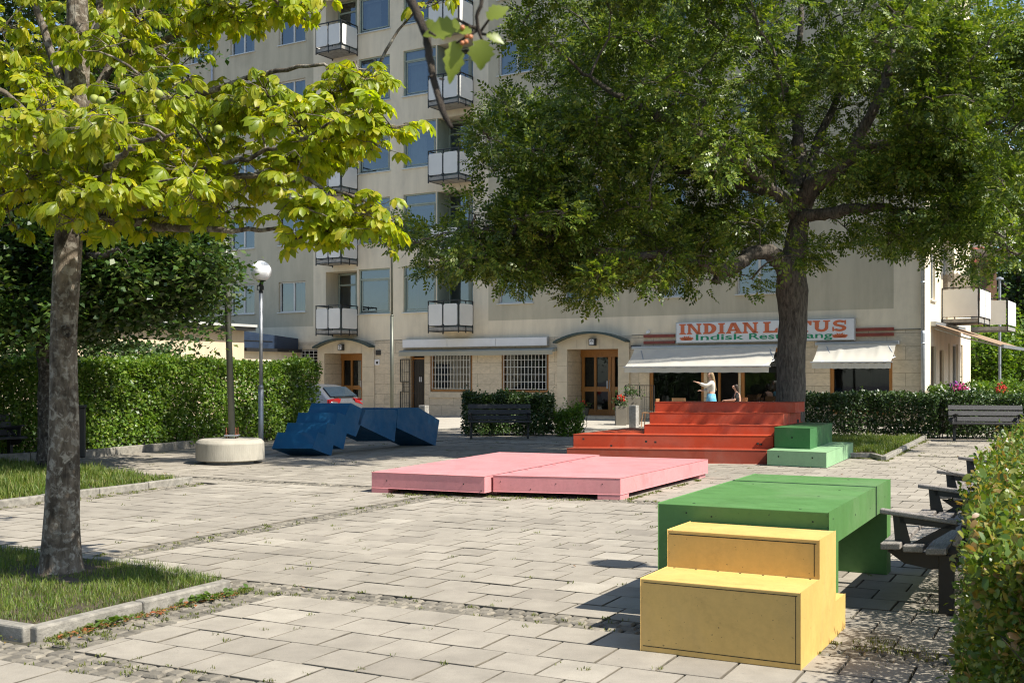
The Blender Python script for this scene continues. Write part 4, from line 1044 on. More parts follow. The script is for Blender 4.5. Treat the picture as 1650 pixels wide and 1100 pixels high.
for y in (-13, -8.5, -5): m.box(.001, y, 1.0, .03, y+1.1, 2.2)
m.build('window', M['glass_o'], t)
# brown house far right
DB = 58
t = thing('brown_house', 'brown rendered house with red tiled roof beyond the corner', 'building', (ax(1606, DB), DB, 0), 0)
m = MB(); m.box(-7, 0, 0, 0, 9, Zh(425, DB)); m.build('wall', M['brown'], t)
m = MB(); z0 = Zh(425, DB); z1 = Zh(372, DB); m.prism([(-7.3, -.5, z0+.003), (.35, -.5, z0+.003), (.35, 4.5, z1), (-7.3, 4.5, z1)], (0, 0, .15)); ro = m.build('roof', M['tile'], t)
for k, (a, b, c, d) in enumerate(((1556, 1574, 427, 455), (1556, 1574, 500, 530))):
    fo = MB(); x0, x1, z0, z1 = ax(a, DB)-ax(1606, DB), ax(b, DB)-ax(1606, DB), Zh(d, DB), Zh(c, DB)
    frame_rect(fo, x0-.15, x1+.15, z0-.15, z1+.15, -.06, .16, .055); f_ = fo.build('window', M['cream_l'], t)
    m = MB(); m.box(x0, -.03, z0, x1, -.002, z1); m.build('pane', M['glass_o'], f_)
# ================================================================ TREES
M['bark_ch'] = barkmat('chestnut_bark', (.23, .185, .135), (.08, .062, .042), (.37, .33, .26), 16)
M['bark_ash'] = barkmat('ash_bark', (.17, .145, .115), (.055, .047, .038), None, 22)
M['bark_li'] = barkmat('linden_bark', (.10, .08, .06), (.035, .028, .022), (.18, .16, .13), 16)
M['twig'] = barkmat('twig_bark', (.09, .07, .05), (.03, .025, .02))
M['lf_ch'] = leafmat('chestnut_leaf', [(.20, .28, .014), (.30, .38, .018), (.40, .45, .025), (.55, .50, .05)], .60, .42, (1.35, 1.3, .35), 1.6)
M['lf_ash'] = leafmat('ash_leaf', [(.052, .092, .013), (.088, .145, .016), (.145, .21, .027), (.29, .33, .06)], .32, .40, (1.4, 1.45, .4), .5, .4)
M['lf_li'] = leafmat('linden_leaf', [(.022, .050, .010), (.038, .078, .014), (.065, .12, .022), (.13, .16, .04)], .25, .36, (1.3, 1.4, .4), .8)
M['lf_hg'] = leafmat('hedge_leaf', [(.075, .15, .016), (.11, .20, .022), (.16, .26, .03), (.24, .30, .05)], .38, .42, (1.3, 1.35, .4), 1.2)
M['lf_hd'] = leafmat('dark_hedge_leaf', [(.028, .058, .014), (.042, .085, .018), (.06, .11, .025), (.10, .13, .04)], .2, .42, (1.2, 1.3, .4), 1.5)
M['lf_fg'] = leafmat('near_bush_leaf', [(.06, .115, .014), (.09, .16, .02), (.13, .20, .026), (.19, .25, .035), (.27, .27, .05), (.30, .16, .06)], .35, .38, (1.3, 1.25, .4), 2.5)
M['lf_bg'] = leafmat('far_leaf', [(.03, .065, .014), (.05, .10, .02), (.09, .15, .03)], .2, .6, None, .3)
def wob(path, amp, sub=5):
    P = [Vector(p) for p in path]; out = []
    for i in range(len(P)-1):
        p0 = P[max(i-1, 0)]; p1 = P[i]; p2 = P[i+1]; p3 = P[min(i+2, len(P)-1)]
        for k in range(sub):
            t = k/sub; q = .5*((2*p1)+(p2-p0)*t+(2*p0-5*p1+4*p2-p3)*t*t+(3*p1-p0-3*p2+p3)*t**3)
            out.append(q+Vector([rng.normal(0, amp) for _ in range(3)])*(1 if 0 < i+t else 0))
    out.append(P[-1]); return out
def lerp_r(radii, n):
    x = np.linspace(0, 1, n); return list(np.interp(x, np.linspace(0, 1, len(radii)), radii))
class Tree:
    def __init__(s, name, label, base, group=None):
        s.t = thing(name, label, 'tree', (base[0], base[1], 0), 0, group); s.o = Vector((base[0], base[1], 0)); s.wood = MB(); s.nodes = []; s.nr = []
    def limb(s, path, radii, amp=.02, n=10, skel=True, sub=5, lump=0.0):
        P = wob(path, amp, sub); r = lerp_r(radii, len(P))
        if lump: r = [q*(1+rng.normal(0, lump)) for q in r]
        s.wood.tube([p-s.o for p in P], r, n)
        if skel: s.nodes += P; s.nr += r
    def trunk(s, path, radii, bark, n=20, amp=.0, sub=8, rough=.03):
        P = wob(path, amp, sub); r = lerp_r(radii, len(P)); m = MB(); b = 0
        m.tube([p-s.o for p in P], r, n)
        for i, v in enumerate(m.v):
            a = Vector(v); nn = mnoise.noise(Vector((a.x*3, a.y*3, a.z*1.1)))+.5*mnoise.noise(Vector((a.x*14, a.y*14, a.z*3)))+(.5*max(0, 1-a.z/.35)*abs(mnoise.noise(Vector((a.x*5, a.y*5, 2))))*6 if a.z < .35 else 0); k = i//n; c = P[min(k, len(P)-1)]-s.o
            d = (a-c); d.z = 0; m.v[i] = tuple(a+d*rough*nn*3)
        s.nodes += P[len(P)//2:]; s.nr += r[len(P)//2:]
        return m.build('trunk', bark, s.t, smooth=True)
    def twigs(s, cent, r0=.03, bend=.1, maxr=.05):
        NX = np.array([tuple(p) for p in s.nodes]); cent = np.array(cent); ends = []
        d0 = np.array([np.min(np.linalg.norm(NX-c, axis=1)) for c in cent]); order = np.argsort(d0); NX = list(map(tuple, NX)); arr = np.array(NX)
        for i in order:
            c = cent[i]; dd = np.linalg.norm(arr-c, axis=1); 
            pen = dd+.25*np.maximum(0, arr[:, 2]-c[2]); j = int(np.argmin(pen)); a = Vector(arr[j]); e = Vector(c); L = (e-a).length
            mid = (a+e)*.5+Vector((rng.normal(0, bend*L), rng.normal(0, bend*L), .10*L)); m2 = (a*.25+mid*.75+Vector((0, 0, .02*L)))
            q = [a, (a+mid)*.5+Vector((0, 0, .03*L)), mid, (mid+e)*.5+Vector((0, 0, .04*L)), e]
            r = min(maxr, r0*(.35+L*.8)); s.wood.tube([p-s.o for p in q], [r, r*.85, r*.7, r*.5, r*.28], 5, cap=False)
            arr = np.vstack([arr, [tuple(q[2]), tuple(q[3]), tuple(e)]]); ends.append((e, (e-mid).normalized()))
        return ends
    def done(s, bark): s.wood.build('limb', bark, s.t, smooth=True)
def blobs(spec, clump=5, sp=1.0):
    out = []
    for px, py, rx, ry, D0, D1, n in spec:
        left = n
        while left > 0:      # clumps of a few clusters each
            a = rng.uniform(0, 6.283); q = rng.random()**.45; D = rng.uniform(D0, D1)
            c = P3(px+rx*q*math.cos(a), py+ry*q*math.sin(a), D); g = min(left, int(rng.integers(2, clump+1))) if clump > 1 else 1; left -= g
            for j in range(g):
                o_ = rng.normal(0, sp, 3)*[D*.021, D*.021, D*.013]*(j > 0); out.append((c.x+o_[0], c.y+o_[1], c.z+o_[2]))
    return out

# ---- horse chestnut, left foreground
MID = lambda ws, droop, fold: leaf_tpl(ws, droop, fold)
LFT, LFQ = leaf_tpl([.02, .09, .17, .235, .20, .01], .42, .35)
def compound(angles, sizes, droop=.35, stalk=0.0):
    V = []; Q = []
    for a, s_ in zip(angles, sizes):
        a = R(a); M3 = np.array(Matrix.Rotation(a, 3, 'Z') @ Matrix.Rotation(droop, 3, 'Y')); v = (LFT*s_) @ M3.T; v[:, 0] += stalk; b = sum(len(x) for x in V); V.append(v); Q.append(LFQ+b)
    return np.concatenate(V), np.concatenate(Q)
CH = compound([-115, -72, -34, 0, 34, 72, 115], [.62, .85, .97, 1.0, .97, .85, .62], .28)
CH2 = compound([-110, -62, -22, 22, 62, 110], [.6, .85, 1.0, 1.0, .85, .6], .75)
cb = G(97, 930); T = Tree('chestnut_tree', 'young horse chestnut with pale blotched trunk and bright yellow green leaves', cb)
T.trunk([(cb[0], cb[1], -.05), (cb[0]+.0, cb[1], .15), (cb[0]+.03, cb[1], 1.0), (ax(103, cb[1]), cb[1], 1.9), (ax(109, cb[1]), cb[1], 2.6), (ax(116, 8.95), 8.95, 3.3), (ax(125, 9), 9, 4.2), (ax(120, 9), 9, 5.6)], [.24, .155, .116, .100, .105, .10, .09, .06], M['bark_ch'], 36, sub=14, rough=.022)
kn = MB(); ck = P3(108, 534, cb[1]-.13)-T.o
for rr, yy_ in ((.028, 0), (.045, -.006)): kn.tube([ck+Vector((rr*math.cos(a), yy_, rr*math.sin(a))) for a in [i*6.283/14 for i in range(15)]], .012, 6, cap=False)
kn.build('knot', M['bark_ch'], T.t, smooth=True)
def limbpx(T, pts, radii, **k): T.limb([P3(x, y, D) for x, y, D in pts], radii, **k)
L = [[(115, 330, 9), (190, 270, 8.7), (270, 295, 8.3), (360, 262, 7.9), (470, 235, 7.7), (590, 215, 7.6)],
     [(118, 345, 9), (210, 335, 8.6), (330, 300, 8.1), (430, 282, 7.8), (540, 305, 7.6), (600, 345, 7.5)],
     [(118, 240, 9), (190, 180, 9.3), (300, 160, 9.0), (420, 120, 8.6), (520, 105, 8.3), (590, 112, 8.2)],
     [(122, 200, 9), (200, 90, 9.3), (300, 50, 9.2), (400, 20, 9.0), (470, 5, 8.8)],
     [(118, 300, 9), (60, 200, 8.4), (-40, 130, 8.0), (-160, 90, 7.8)], [(112, 340, 9), (50, 300, 9.8), (-60, 270, 10.2), (-200, 250, 10.4)],
     [(125, 150, 9), (160, 20, 9.3), (190, -120, 9.4), (220, -260, 9.4)], [(120, 180, 9), (70, 40, 9), (30, -100, 8.8), (10, -260, 8.6)],
     [(115, 330, 9), (160, 300, 8.0), (180, 260, 7.2), (230, 230, 6.7), (280, 215, 6.4)], [(115, 300, 9), (90, 260, 7.9), (60, 230, 7.1), (30, 210, 6.6)],
     [(120, 260, 9), (220, 220, 10.2), (330, 200, 11), (420, 190, 11.4)], [(118, 230, 9), (60, 120, 10), (-10, 60, 10.8)],
     [(115, 345, 9), (230, 360, 8.4), (330, 372, 8.0), (440, 372, 7.8), (520, 380, 7.6)], [(310, 50, 9.2), (350, -20, 9.1), (430, -60, 9)], [(200, 90, 9.3), (250, -20, 9.6), (330, -120, 9.7)]]
for q in L: limbpx(T, q, [.048, .034, .023, .014, .007], amp=.015, n=8)
cl = blobs([(90, 180, 170, 175, 7.2, 10.6, 105), (80, 298, 190, 60, 7.0, 9.8, 70), (60, 40, 190, 90, 7.4, 11, 60), (250, 303, 140, 55, 7.2, 9.5, 50), (290, 200, 120, 62, 7.3, 9.8, 45),
            (400, 235, 130, 80, 7.4, 9.2, 48), (530, 210, 85, 62, 7.4, 8.5, 24), (590, 120, 45, 22, 7.8, 8.5, 8), (470, 140, 90, 40, 7.8, 9, 20), (610, 215, 35, 14, 7.4, 7.8, 5), (420, 318, 110, 42, 7.4, 8.6, 21),
            (575, 345, 52, 26, 7.3, 7.8, 11), (510, 365, 45, 20, 7.4, 7.8, 7), (230, 40, 110, 70, 8.4, 10.3, 40), (330, 30, 70, 26, 8.6, 9.6, 12), (430, 16, 55, 18, 8.6, 9.2, 8), (480, 0, 45, 20, 8.5, 9, 6), (700, -2, 30, 6, 8.4, 8.8, 2),
            (150, 210, 90, 35, 6.2, 7.2, 14), (50, 190, 60, 30, 6.3, 7.2, 9), (180, -170, 420, 130, 7.5, 10.5, 75), (-150, 200, 120, 200, 7.5, 10.5, 40)], 3, .5)
ends = T.twigs(cl, .016, .08, .03)
pos = []; axs = []; nrs = []; sz = []; stalks = MB()
for e, d in ends:
    k = rng.integers(4, 9)
    for i in range(k):
        a = rng.uniform(0, 6.283); out = (Vector((math.cos(a), math.sin(a), rng.uniform(-.15, .55)))+d*.7).normalized(); L_ = rng.uniform(.06, .24)
        p = e+out*L_-d*rng.uniform(0, .12); pos.append(tuple(p)); o2 = Vector((out.x, out.y, out.z*.5-.12+rng.normal(0, .22))).normalized(); axs.append(tuple(o2)); n_ = Vector((rng.normal(0, .5)+.2, rng.normal(0, .5)-.15, 1)); nrs.append(tuple(n_)); sz.append(rng.uniform(.065, .132))
        T.wood.tube([e-T.o, e+out*L_*.5-T.o, p-T.o], [.004, .003, .0025], 4, cap=False)
pos = np.array(pos); axs = np.array(axs); nrs = np.array(nrs); sz = np.array(sz); h = len(pos)//2
V1, Q1 = scatter(*CH, pos[:h], axs[:h], nrs[:h], sz[:h]); V2, Q2 = scatter(*CH2, pos[h:], axs[h:], nrs[h:], sz[h:])
V = np.concatenate([V1, V2])+rng.normal(0, .0025, (len(V1)+len(V2), 3)); fast_mesh('crown', V-np.array(T.o), np.concatenate([Q1, Q2+len(V1)]), M['lf_ch'], T.t)
T.done(M['bark_ch'])
m = MB()
for px, py, D in ((152, 160, 6.5), (163, 163, 6.5), (256, 152, 7.2), (352, 208, 7.5)): m.ball(P3(px, py, D)-T.o, .028, 10)
m.build('conker', M['conker'], T.t, smooth=True)

# ---- big ash, right
def ashleaf():
    V = []; Q = []
    lf = np.array([[0, 0, 0], [.48, -.26, .05], [1, 0, -.10], [.48, .26, .05]])
    for i, x in enumerate((.32, .56, .80)):
        for s_ in (-1, 1):
            a = R(s_*62); M3 = np.array(Matrix.Rotation(a, 3, 'Z') @ Matrix.Rotation(.25, 3, 'Y')); v = (lf*.44*(1-.08*i)) @ M3.T; v[:, 0] += x; v[:, 2] -= .16*x*x; V.append(v); Q.append([4*(len(V)-1)+j for j in range(4)])
    v = lf*.42; v = v.copy(); v[:, 0] += .95; v[:, 2] -= .16; V.append(v); Q.append([4*(len(V)-1)+j for j in range(4)])
    return np.concatenate(V), np.array(Q)
ASH = ashleaf()
DA = 24.0; ab = (ax(1272, DA), DA)
T = Tree('ash_tree', 'old ash tree with dark furrowed trunk beside the red stage', ab)
TP = lambda x, y, D=DA: tuple(P3(x, y, D))
T.trunk([(ab[0]-.02, DA, -.1), TP(1272, 715), TP(1273, 640), TP(1276, 560), TP(1278, 510), TP(1276, 470), TP(1275, 440), TP(1281, 405), TP(1286, 370), TP(1292, 330)], [.46, .35, .31, .295, .30, .34, .30, .25, .22, .18], M['bark_ash'], 44, sub=14, rough=.03)
A = [([(1268, 470, 24), (1262, 430, 23.8), (1243, 409, 23.6), (1213, 408, 23.4), (1178, 432, 23), (1135, 428, 22.6), (1080, 412, 22.3), (1000, 405, 22), (900, 385, 21.8), (790, 372, 21.6), (720, 375, 21.6)], [.21, .19, .17, .15, .14, .12, .10, .08, .06, .045, .02]),
     ([(1178, 432, 23), (1168, 444, 22.9), (1150, 452, 22.8)], [.12, .09, .07]),
     ([(1288, 380, 24), (1292, 350, 23.8), (1320, 345, 23.4), (1360, 340, 23), (1420, 335, 22.7), (1480, 345, 22.5), (1560, 365, 22.3), (1640, 410, 22)], [.15, .14, .13, .12, .09, .07, .05, .03]),
     ([(1290, 345, 24), (1310, 300, 23.6), (1345, 278, 23.2), (1378, 240, 23), (1400, 190, 22.8), (1430, 120, 22.6), (1440, 20, 22.5)], [.20, .18, .16, .14, .11, .08, .04]),
     ([(1378, 240, 23), (1450, 225, 22.5), (1530, 200, 22), (1620, 190, 21.5)], [.10, .08, .05, .03]),
     ([(1290, 335, 24), (1288, 260, 24.5), (1285, 180, 25), (1290, 60, 25.5), (1300, -60, 26)], [.17, .14, .11, .07, .04]),
     ([(1288, 320, 24), (1262, 260, 24.3), (1240, 190, 24.6), (1190, 140, 25), (1110, 128, 25.4), (1040, 100, 25.5)], [.13, .11, .09, .07, .05, .03]),
     ([(1286, 350, 24), (1240, 300, 23.4), (1180, 250, 22.8), (1123, 214, 22.4), (1060, 185, 22), (1004, 155, 21.8), (940, 120, 21.6)], [.15, .13, .12, .10, .08, .06, .03]),
     ([(1240, 310, 23.8), (1150, 290, 24.2), (1060, 270, 24.6), (960, 285, 24.4), (860, 290, 23.6), (800, 285, 23)], [.09, .07, .055, .04, .03, .015]),
     ([(1300, 300, 24), (1330, 200, 25.5), (1390, 90, 27), (1450, 0, 28)], [.12, .09, .06, .04]), ([(1285, 300, 24), (1200, 230, 26), (1080, 200, 27.5), (980, 190, 28)], [.11, .08, .06, .03]),
     ([(1430, 120, 22.6), (1520, 90, 22), (1620, 60, 21.5), (1750, 80, 21)], [.07, .05, .04, .02]), ([(1285, 200, 25), (1230, 60, 24.5), (1160, -60, 24)], [.08, .06, .03])]
for q, r_ in A: limbpx(T, q, r_, amp=.03, n=10, lump=.04)
cl = blobs([(1250, 110, 330, 190, 20, 28.5, 255), (1010, 110, 185, 150, 20.5, 27.5, 108), (930, 290, 130, 110, 20.5, 26, 85), (845, 235, 60, 55, 21, 24, 18), (1140, 320, 165, 82, 23.4, 27, 95),
            (740, 375, 55, 42, 21, 23, 16), (835, 385, 105, 46, 20.5, 23.5, 46), (950, 420, 60, 26, 21, 24, 12), (965, 478, 22, 10, 21.5, 22.5, 2), (1040, 408, 72, 34, 21, 24.5, 22), (1108, 446, 32, 24, 21.5, 23.5, 6), (1170, 380, 60, 26, 24.4, 26, 12),
            (1490, 140, 200, 160, 20, 28, 155), (1610, 160, 120, 170, 19, 27, 95), (1470, 290, 120, 42, 21, 25, 32), (1570, 320, 100, 50, 20, 25, 34), (1435, 405, 34, 38, 21.5, 23, 8), (1345, 365, 40, 14, 22, 24, 4), (1480, 350, 60, 26, 21.5, 23.5, 11), (1325, 395, 22, 14, 22, 23, 3),
            (1632, 380, 30, 50, 20.5, 24, 8), (1590, 350, 50, 18, 21, 23, 5), (1530, 395, 30, 14, 21, 22, 3), (820, 170, 30, 30, 21.5, 23, 5), (1240, -170, 430, 160, 19, 29, 190), (1000, -150, 210, 110, 17.2, 21, 60), (1730, 150, 120, 250, 20, 27, 50)])  # unseen forward clump above the frame is added to shade the blue sculpture
LV = [((1290, 350), (1315, 300), (1345, 278), (1378, 240), (1400, 190)), ((1004, 155), (1060, 182), (1123, 214)), ((1285, 370), (1290, 300), (1288, 230)), ((1300, 348), (1360, 340), (1420, 335)), ((1120, 428), (1178, 432), (1213, 408), (1262, 420))]
def nearlimb(c):
    D = c[1]; px = CX+c[0]/D*F; py = HY-(c[2]-EYE)/D*F
    if D > 23.6: return False
    for L_ in LV:
        for (x0, y0), (x1, y1) in zip(L_[:-1], L_[1:]):
            t = max(0, min(1, ((px-x0)*(x1-x0)+(py-y0)*(y1-y0))/((x1-x0)**2+(y1-y0)**2))); 
            if math.hypot(px-x0-t*(x1-x0), py-y0-t*(y1-y0)) < 30: return rng.random() < .7
    return False
cl = [c for c in cl if not nearlimb(c)]
ends = T.twigs(cl, .022, .10, .05)
pos = []; axs = []; nrs = []; sz = []
for e, d in ends:
    k = int(rng.integers(34, 56)); c = np.array(e)
    P_ = c+unit(rng.normal(0, 1, (k, 3)))*(rng.random((k, 1))**.4)*[.40, .40, .29]; out = unit(P_-c+np.array(d)*.2); out[:, 2] = out[:, 2]*.8+.02
    pos.append(P_); axs.append(out+rng.normal(0, .2, (k, 3))); nrs.append(np.array([.25, -.15, .8])+rng.normal(0, .65, (k, 3))); sz.append(rng.uniform(.17, .28, k))
    for p in P_[::9]: T.wood.tube([e-T.o, Vector(p)-T.o], [.006, .003], 3, cap=False)
V, Q = scatter(*ASH, np.concatenate(pos), np.concatenate(axs), np.concatenate(nrs), np.concatenate(sz)); fast_mesh('crown', V-np.array(T.o), Q, M['lf_ash'], T.t)
T.done(M['bark_ash'])

# ---- dark linden behind the chestnut, and neighbours
SIMPLE = (np.array([[0, 0, 0], [.5, -.36, .08], [1, 0, -.12], [.5, .36, .08]]), np.array([[0, 1, 2, 3]]))
def leafcluster(centres, k, spread, smin, smax, tpl=SIMPLE, droop=.3, nz=1.0):
    c = np.repeat(np.array([tuple(x) for x in centres]), k, 0); n = len(c); p = c+rng.normal(0, 1, (n, 3))*spread
    a = rng.uniform(0, 6.283, n); axs = np.column_stack([np.cos(a), np.sin(a), -droop+rng.normal(0, .35, n)]); nr = np.column_stack([rng.normal(0, .55, n), rng.normal(0, .55, n), np.full(n, nz)])
    return scatter(*tpl, p, axs, nr, rng.uniform(smin, smax, n))
DL = 19.2; T = Tree('linden_tree', 'dark trunked linden standing between chestnut and left hedge', (ax(90, DL), DL))
T.trunk([(ax(90, DL), DL, -.1), P3(92, 700, DL), P3(90, 600, DL), P3(88, 500, DL), P3(95, 400, DL), P3(100, 250, DL), P3(110, 60, DL)], [.36, .30, .29, .28, .24, .19, .12], M['bark_li'], 20, rough=.04)
for q in ([(92, 470, DL), (160, 420, 18.8), (250, 400, 18.6), (340, 410, 18.5)], [(92, 430, DL), (20, 400, 19), (-80, 400, 19)], [(97, 330, DL), (200, 280, 19.5), (300, 260, 20)], [(100, 260, DL), (0, 180, 19), (-100, 140, 19)], [(104, 180, DL), (200, 80, 19), (260, 0, 19)], [(92, 450, DL), (130, 420, 17.5), (190, 400, 16.8)], [(92, 440, DL), (150, 400, 21), (230, 380, 22)]):
    limbpx(T, q, [.12, .09, .06, .03], amp=.03, n=8)
cl = blobs([(180, 440, 150, 70, 17.2, 21.5, 110), (265, 445, 95, 52, 17.5, 21, 80), (320, 405, 48, 42, 18, 20.5, 30), (60, 300, 200, 160, 17.5, 21.5, 150), (220, 250, 130, 130, 17.5, 21.5, 90), (20, 440, 130, 90, 17.5, 21, 70), (100, 60, 190, 130, 17.5, 21.5, 110), (150, 505, 110, 28, 17.6, 20.5, 26), (30, 520, 90, 35, 17.6, 20.5, 30), (250, 500, 60, 22, 18, 20, 12), (100, -140, 200, 120, 17.5, 21, 40)])
cl = [c for c in cl if CX+c[0]/c[1]*F < 362]
ends = T.twigs(cl, .02, .1, .04); V, Q = leafcluster([e for e, d in ends], 120, [.22, .22, .15], .08, .14); fast_mesh('crown', V-np.array(T.o), Q, M['lf_li'], T.t); T.done(M['bark_li'])
def bgtree(name, label, px, D, spec, k=60, spread=.5, s=(.14, .26), group=None, mat='lf_bg'):
    T = Tree(name, label, (ax(px, D), D), group); top = min(q[1] for q in spec)
    T.trunk([(ax(px, D), D, -.1), P3(px, 600, D), P3(px+3, 480, D), P3(px, top+20, D)], [.3, .25, .2, .08], M['bark_li'], 12)
    ends = T.twigs(blobs(spec), .02, .1, .06); V, Q = leafcluster([e for e, d in ends], k, [spread, spread, spread*.8], *s); fast_mesh('crown', V-np.array(T.o), Q, M[mat], T.t); T.done(M['bark_li'])
bgtree('background_tree', 'leafy tree far left beyond the hedge behind the linden', -60, 30, [(-20, 440, 120, 130, 28, 33, 90), (-60, 220, 160, 170, 28, 33, 110)], 50, .45, (.12, .2))
bgtree('background_tree', 'dark green tree beyond the corner right of the brown house', 1640, 62, [(1640, 500, 55, 90, 59, 66, 110), (1700, 420, 70, 120, 59, 66, 90), (1655, 590, 60, 40, 59, 66, 50)], 60, .7, (.2, .36))
bgtree('background_tree', 'bright green tree just beyond the pale side wall', 1590, 52, [(1588, 560, 30, 55, 50, 54, 60), (1612, 600, 30, 35, 50, 54, 40), (1580, 610, 22, 25, 50, 54, 20)], 60, .5, (.14, .26), mat='lf_hg')
bgtree('background_tree', 'tall dark tree at the far right behind the grey pole', 1700, 75, [(1620, 470, 60, 110, 72, 80, 90), (1760, 460, 120, 160, 72, 80, 120)], 60, .9, (.3, .5))

bgtree('background_tree', 'broad tree outside the right edge beyond the terrace hedge', 1950, 55, [(1850, 480, 110, 110, 50, 60, 90), (2050, 470, 130, 130, 50, 60, 90)], 60, .8, (.3, .5))
bgtree('background_tree', 'farthest round tree outside the right edge of the square', 2350, 50, [(2300, 480, 160, 120, 46, 56, 120)], 60, .8, (.3, .5))
# ---- hedges
HEXA = (np.array([[0, 0, 0], [.3, -.24, .05], [.75, -.22, .03], [1, 0, -.1], [.75, .22, .03], [.3, .24, .05]]), np.array([[0, 1, 2, 5], [5, 2, 3, 4]]))
def hedge(name, label, path, width, height, nleaf, size, mat, z0=.1, bumpy=.14, cat='hedge', tpl=SIMPLE, shoots=60, core=True, bias=1.0, stems=True):
    P = [Vector((*p, 0)) for p in path]; segs = [(P[i], P[i+1]) for i in range(len(P)-1)]; Ls = [(b-a).length for a, b in segs]; tot = sum(Ls)
    t = thing(name, label, cat, (P[0].x, P[0].y, 0)); o = np.array([P[0].x, P[0].y, 0])
    cum = np.concatenate([[0], np.cumsum(Ls)]); s = tot*rng.random(nleaf)**bias; i = np.searchsorted(cum, s, 'right')-1; i = np.clip(i, 0, len(segs)-1)
    A_ = np.array([tuple(a) for a, b in segs])[i]; D_ = np.array([tuple((b-a).normalized()) for a, b in segs])[i]; S_ = np.column_stack([D_[:, 1], -D_[:, 0], np.zeros(nleaf)])
    c = A_+D_*(s-cum[i])[:, None]
    # perimeter position: sides + top
    per = rng.uniform(0, 1, nleaf); fs = height/(2*height+width); w_ = np.zeros(nleaf); z_ = np.zeros(nleaf); nrm = np.zeros((nleaf, 3))
    e = s/tot; endf = np.minimum(1, np.minimum(e*tot/.35, (1-e)*tot/.35)); endf = .55+.45*np.sqrt(endf)
    m1 = per < fs; m2 = (per >= fs) & (per < 2*fs); m3 = per >= 2*fs
    z_[m1] = rng.random(m1.sum())*height; w_[m1] = width/2; nrm[m1] = S_[m1]
    z_[m2] = rng.random(m2.sum())*height; w_[m2] = -width/2; nrm[m2] = -S_[m2]
    z_[m3] = height; w_[m3] = rng.uniform(-width/2, width/2, m3.sum()); nrm[m3] = [0, 0, 1]
    # bumpiness
    bn = np.array([mnoise.noise((c[j, 0]*1.3+w_[j], c[j, 1]*1.3, z_[j]*1.3)) + .5*mnoise.noise((c[j, 0]*4, c[j, 1]*4+w_[j]*3, z_[j]*4)) for j in range(nleaf)])
    depth = -np.abs(rng.normal(0, .13, nleaf))*1.3
    rnd = 1-.25*(z_/height)**6*(~m3)
    p = c+S_*(w_*rnd*endf)[:, None]+np.column_stack([np.zeros(nleaf), np.zeros(nleaf), z_*(.93+.07*endf)+z0])+nrm*(bn*bumpy+depth+.02)[:, None]
    p += rng.normal(0, .02, p.shape); p[:, 2] = np.maximum(p[:, 2], z0*.4)
    if shoots:
        k = rng.integers(0, nleaf, shoots); sp = []
        for j in k:
            if not m3[j]: continue
            L_ = rng.uniform(.08, .32)
            for q in range(9): sp.append(p[j]+np.array([rng.normal(0, .03), rng.normal(0, .03), L_*q/8]))
        if sp: sp = np.array(sp); p = np.concatenate([p, sp]); nrm = np.concatenate([nrm, np.tile([0, 0, 1.], (len(sp), 1))])
    n = len(p); axs = unit(nrm*.6+rng.normal(0, .7, (n, 3))+np.array([0, 0, .1])); nr = nrm*.5+np.array([0, 0, .55])+rng.normal(0, .45, (n, 3))
    V, Q = scatter(*tpl, p, axs, nr, rng.uniform(size*.6, size*1.25, n)); fast_mesh('foliage', V-o, Q, mat, t)
    if stems:
        m = MB()
        for j in range(int(tot*9)):
            s0 = rng.uniform(0, tot); i0 = min(len(segs)-1, int(np.searchsorted(cum, s0, 'right')-1)); a, b = segs[i0]; d = (b-a).normalized(); q = a+d*(s0-cum[i0])+Vector((d.y, -d.x, 0))*rng.uniform(-.3, .3)*width-P[0]
            top = q+Vector((rng.normal(0, .14), rng.normal(0, .14), z0+height*rng.uniform(.6, .97))); md = (q+top)/2+Vector((rng.normal(0, .07), rng.normal(0, .07), 0)); m.tube([q, md, top], [.014, .010, .004], 4, cap=False)
            for _ in range(3): f_ = md.lerp(top, rng.random()); m.tube([f_, f_+Vector((rng.normal(0, .16), rng.normal(0, .16), rng.uniform(.05, .3)))], [.006, .002], 3, cap=False)
        m.build('stem', M['twig'], t)
    return t
def gp(px, py): return G(px, py)
dvv = Vector((.52, .854))
h0 = Vector(G(0, 742)); h1 = Vector(G(320, 720)); h2 = Vector(G(470, 704)); hd = (h2-h0).normalized(); sdn = Vector((-hd.y, hd.x))*.42
hs = [tuple(h0-hd*7+sdn), tuple(h0+sdn), tuple(h1+sdn), (-5.25, 29.3)]
hedge('privet_hedge', 'tall sunlit hedge along the left side behind the concrete base', hs, .85, 1.84, 100000, .08, M['lf_hg'], .1, .19, shoots=420)
hedge('loose_shrub', 'tall dark shrubbery rising behind the sunlit left hedge', [(-15.5, 21.5), (-11.5, 26.8), (-9.3, 31.0)], 1.1, 2.35, 26000, .11, M['lf_hd'], .1, .5, 'shrub', shoots=80)
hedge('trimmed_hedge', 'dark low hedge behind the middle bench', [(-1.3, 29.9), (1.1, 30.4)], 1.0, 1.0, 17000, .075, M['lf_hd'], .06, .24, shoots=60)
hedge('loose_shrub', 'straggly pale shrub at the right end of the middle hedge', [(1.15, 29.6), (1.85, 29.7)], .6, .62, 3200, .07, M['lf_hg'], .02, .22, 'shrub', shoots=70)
hedge('trimmed_hedge', 'dark hedge behind the lawn and the right hand bench', [(7.5, 29.8), (9.6, 29.5), (11.0, 28.6), (15.5, 28.1)], .9, 1.05, 34000, .075, M['lf_hd'], .06, .10, shoots=90)
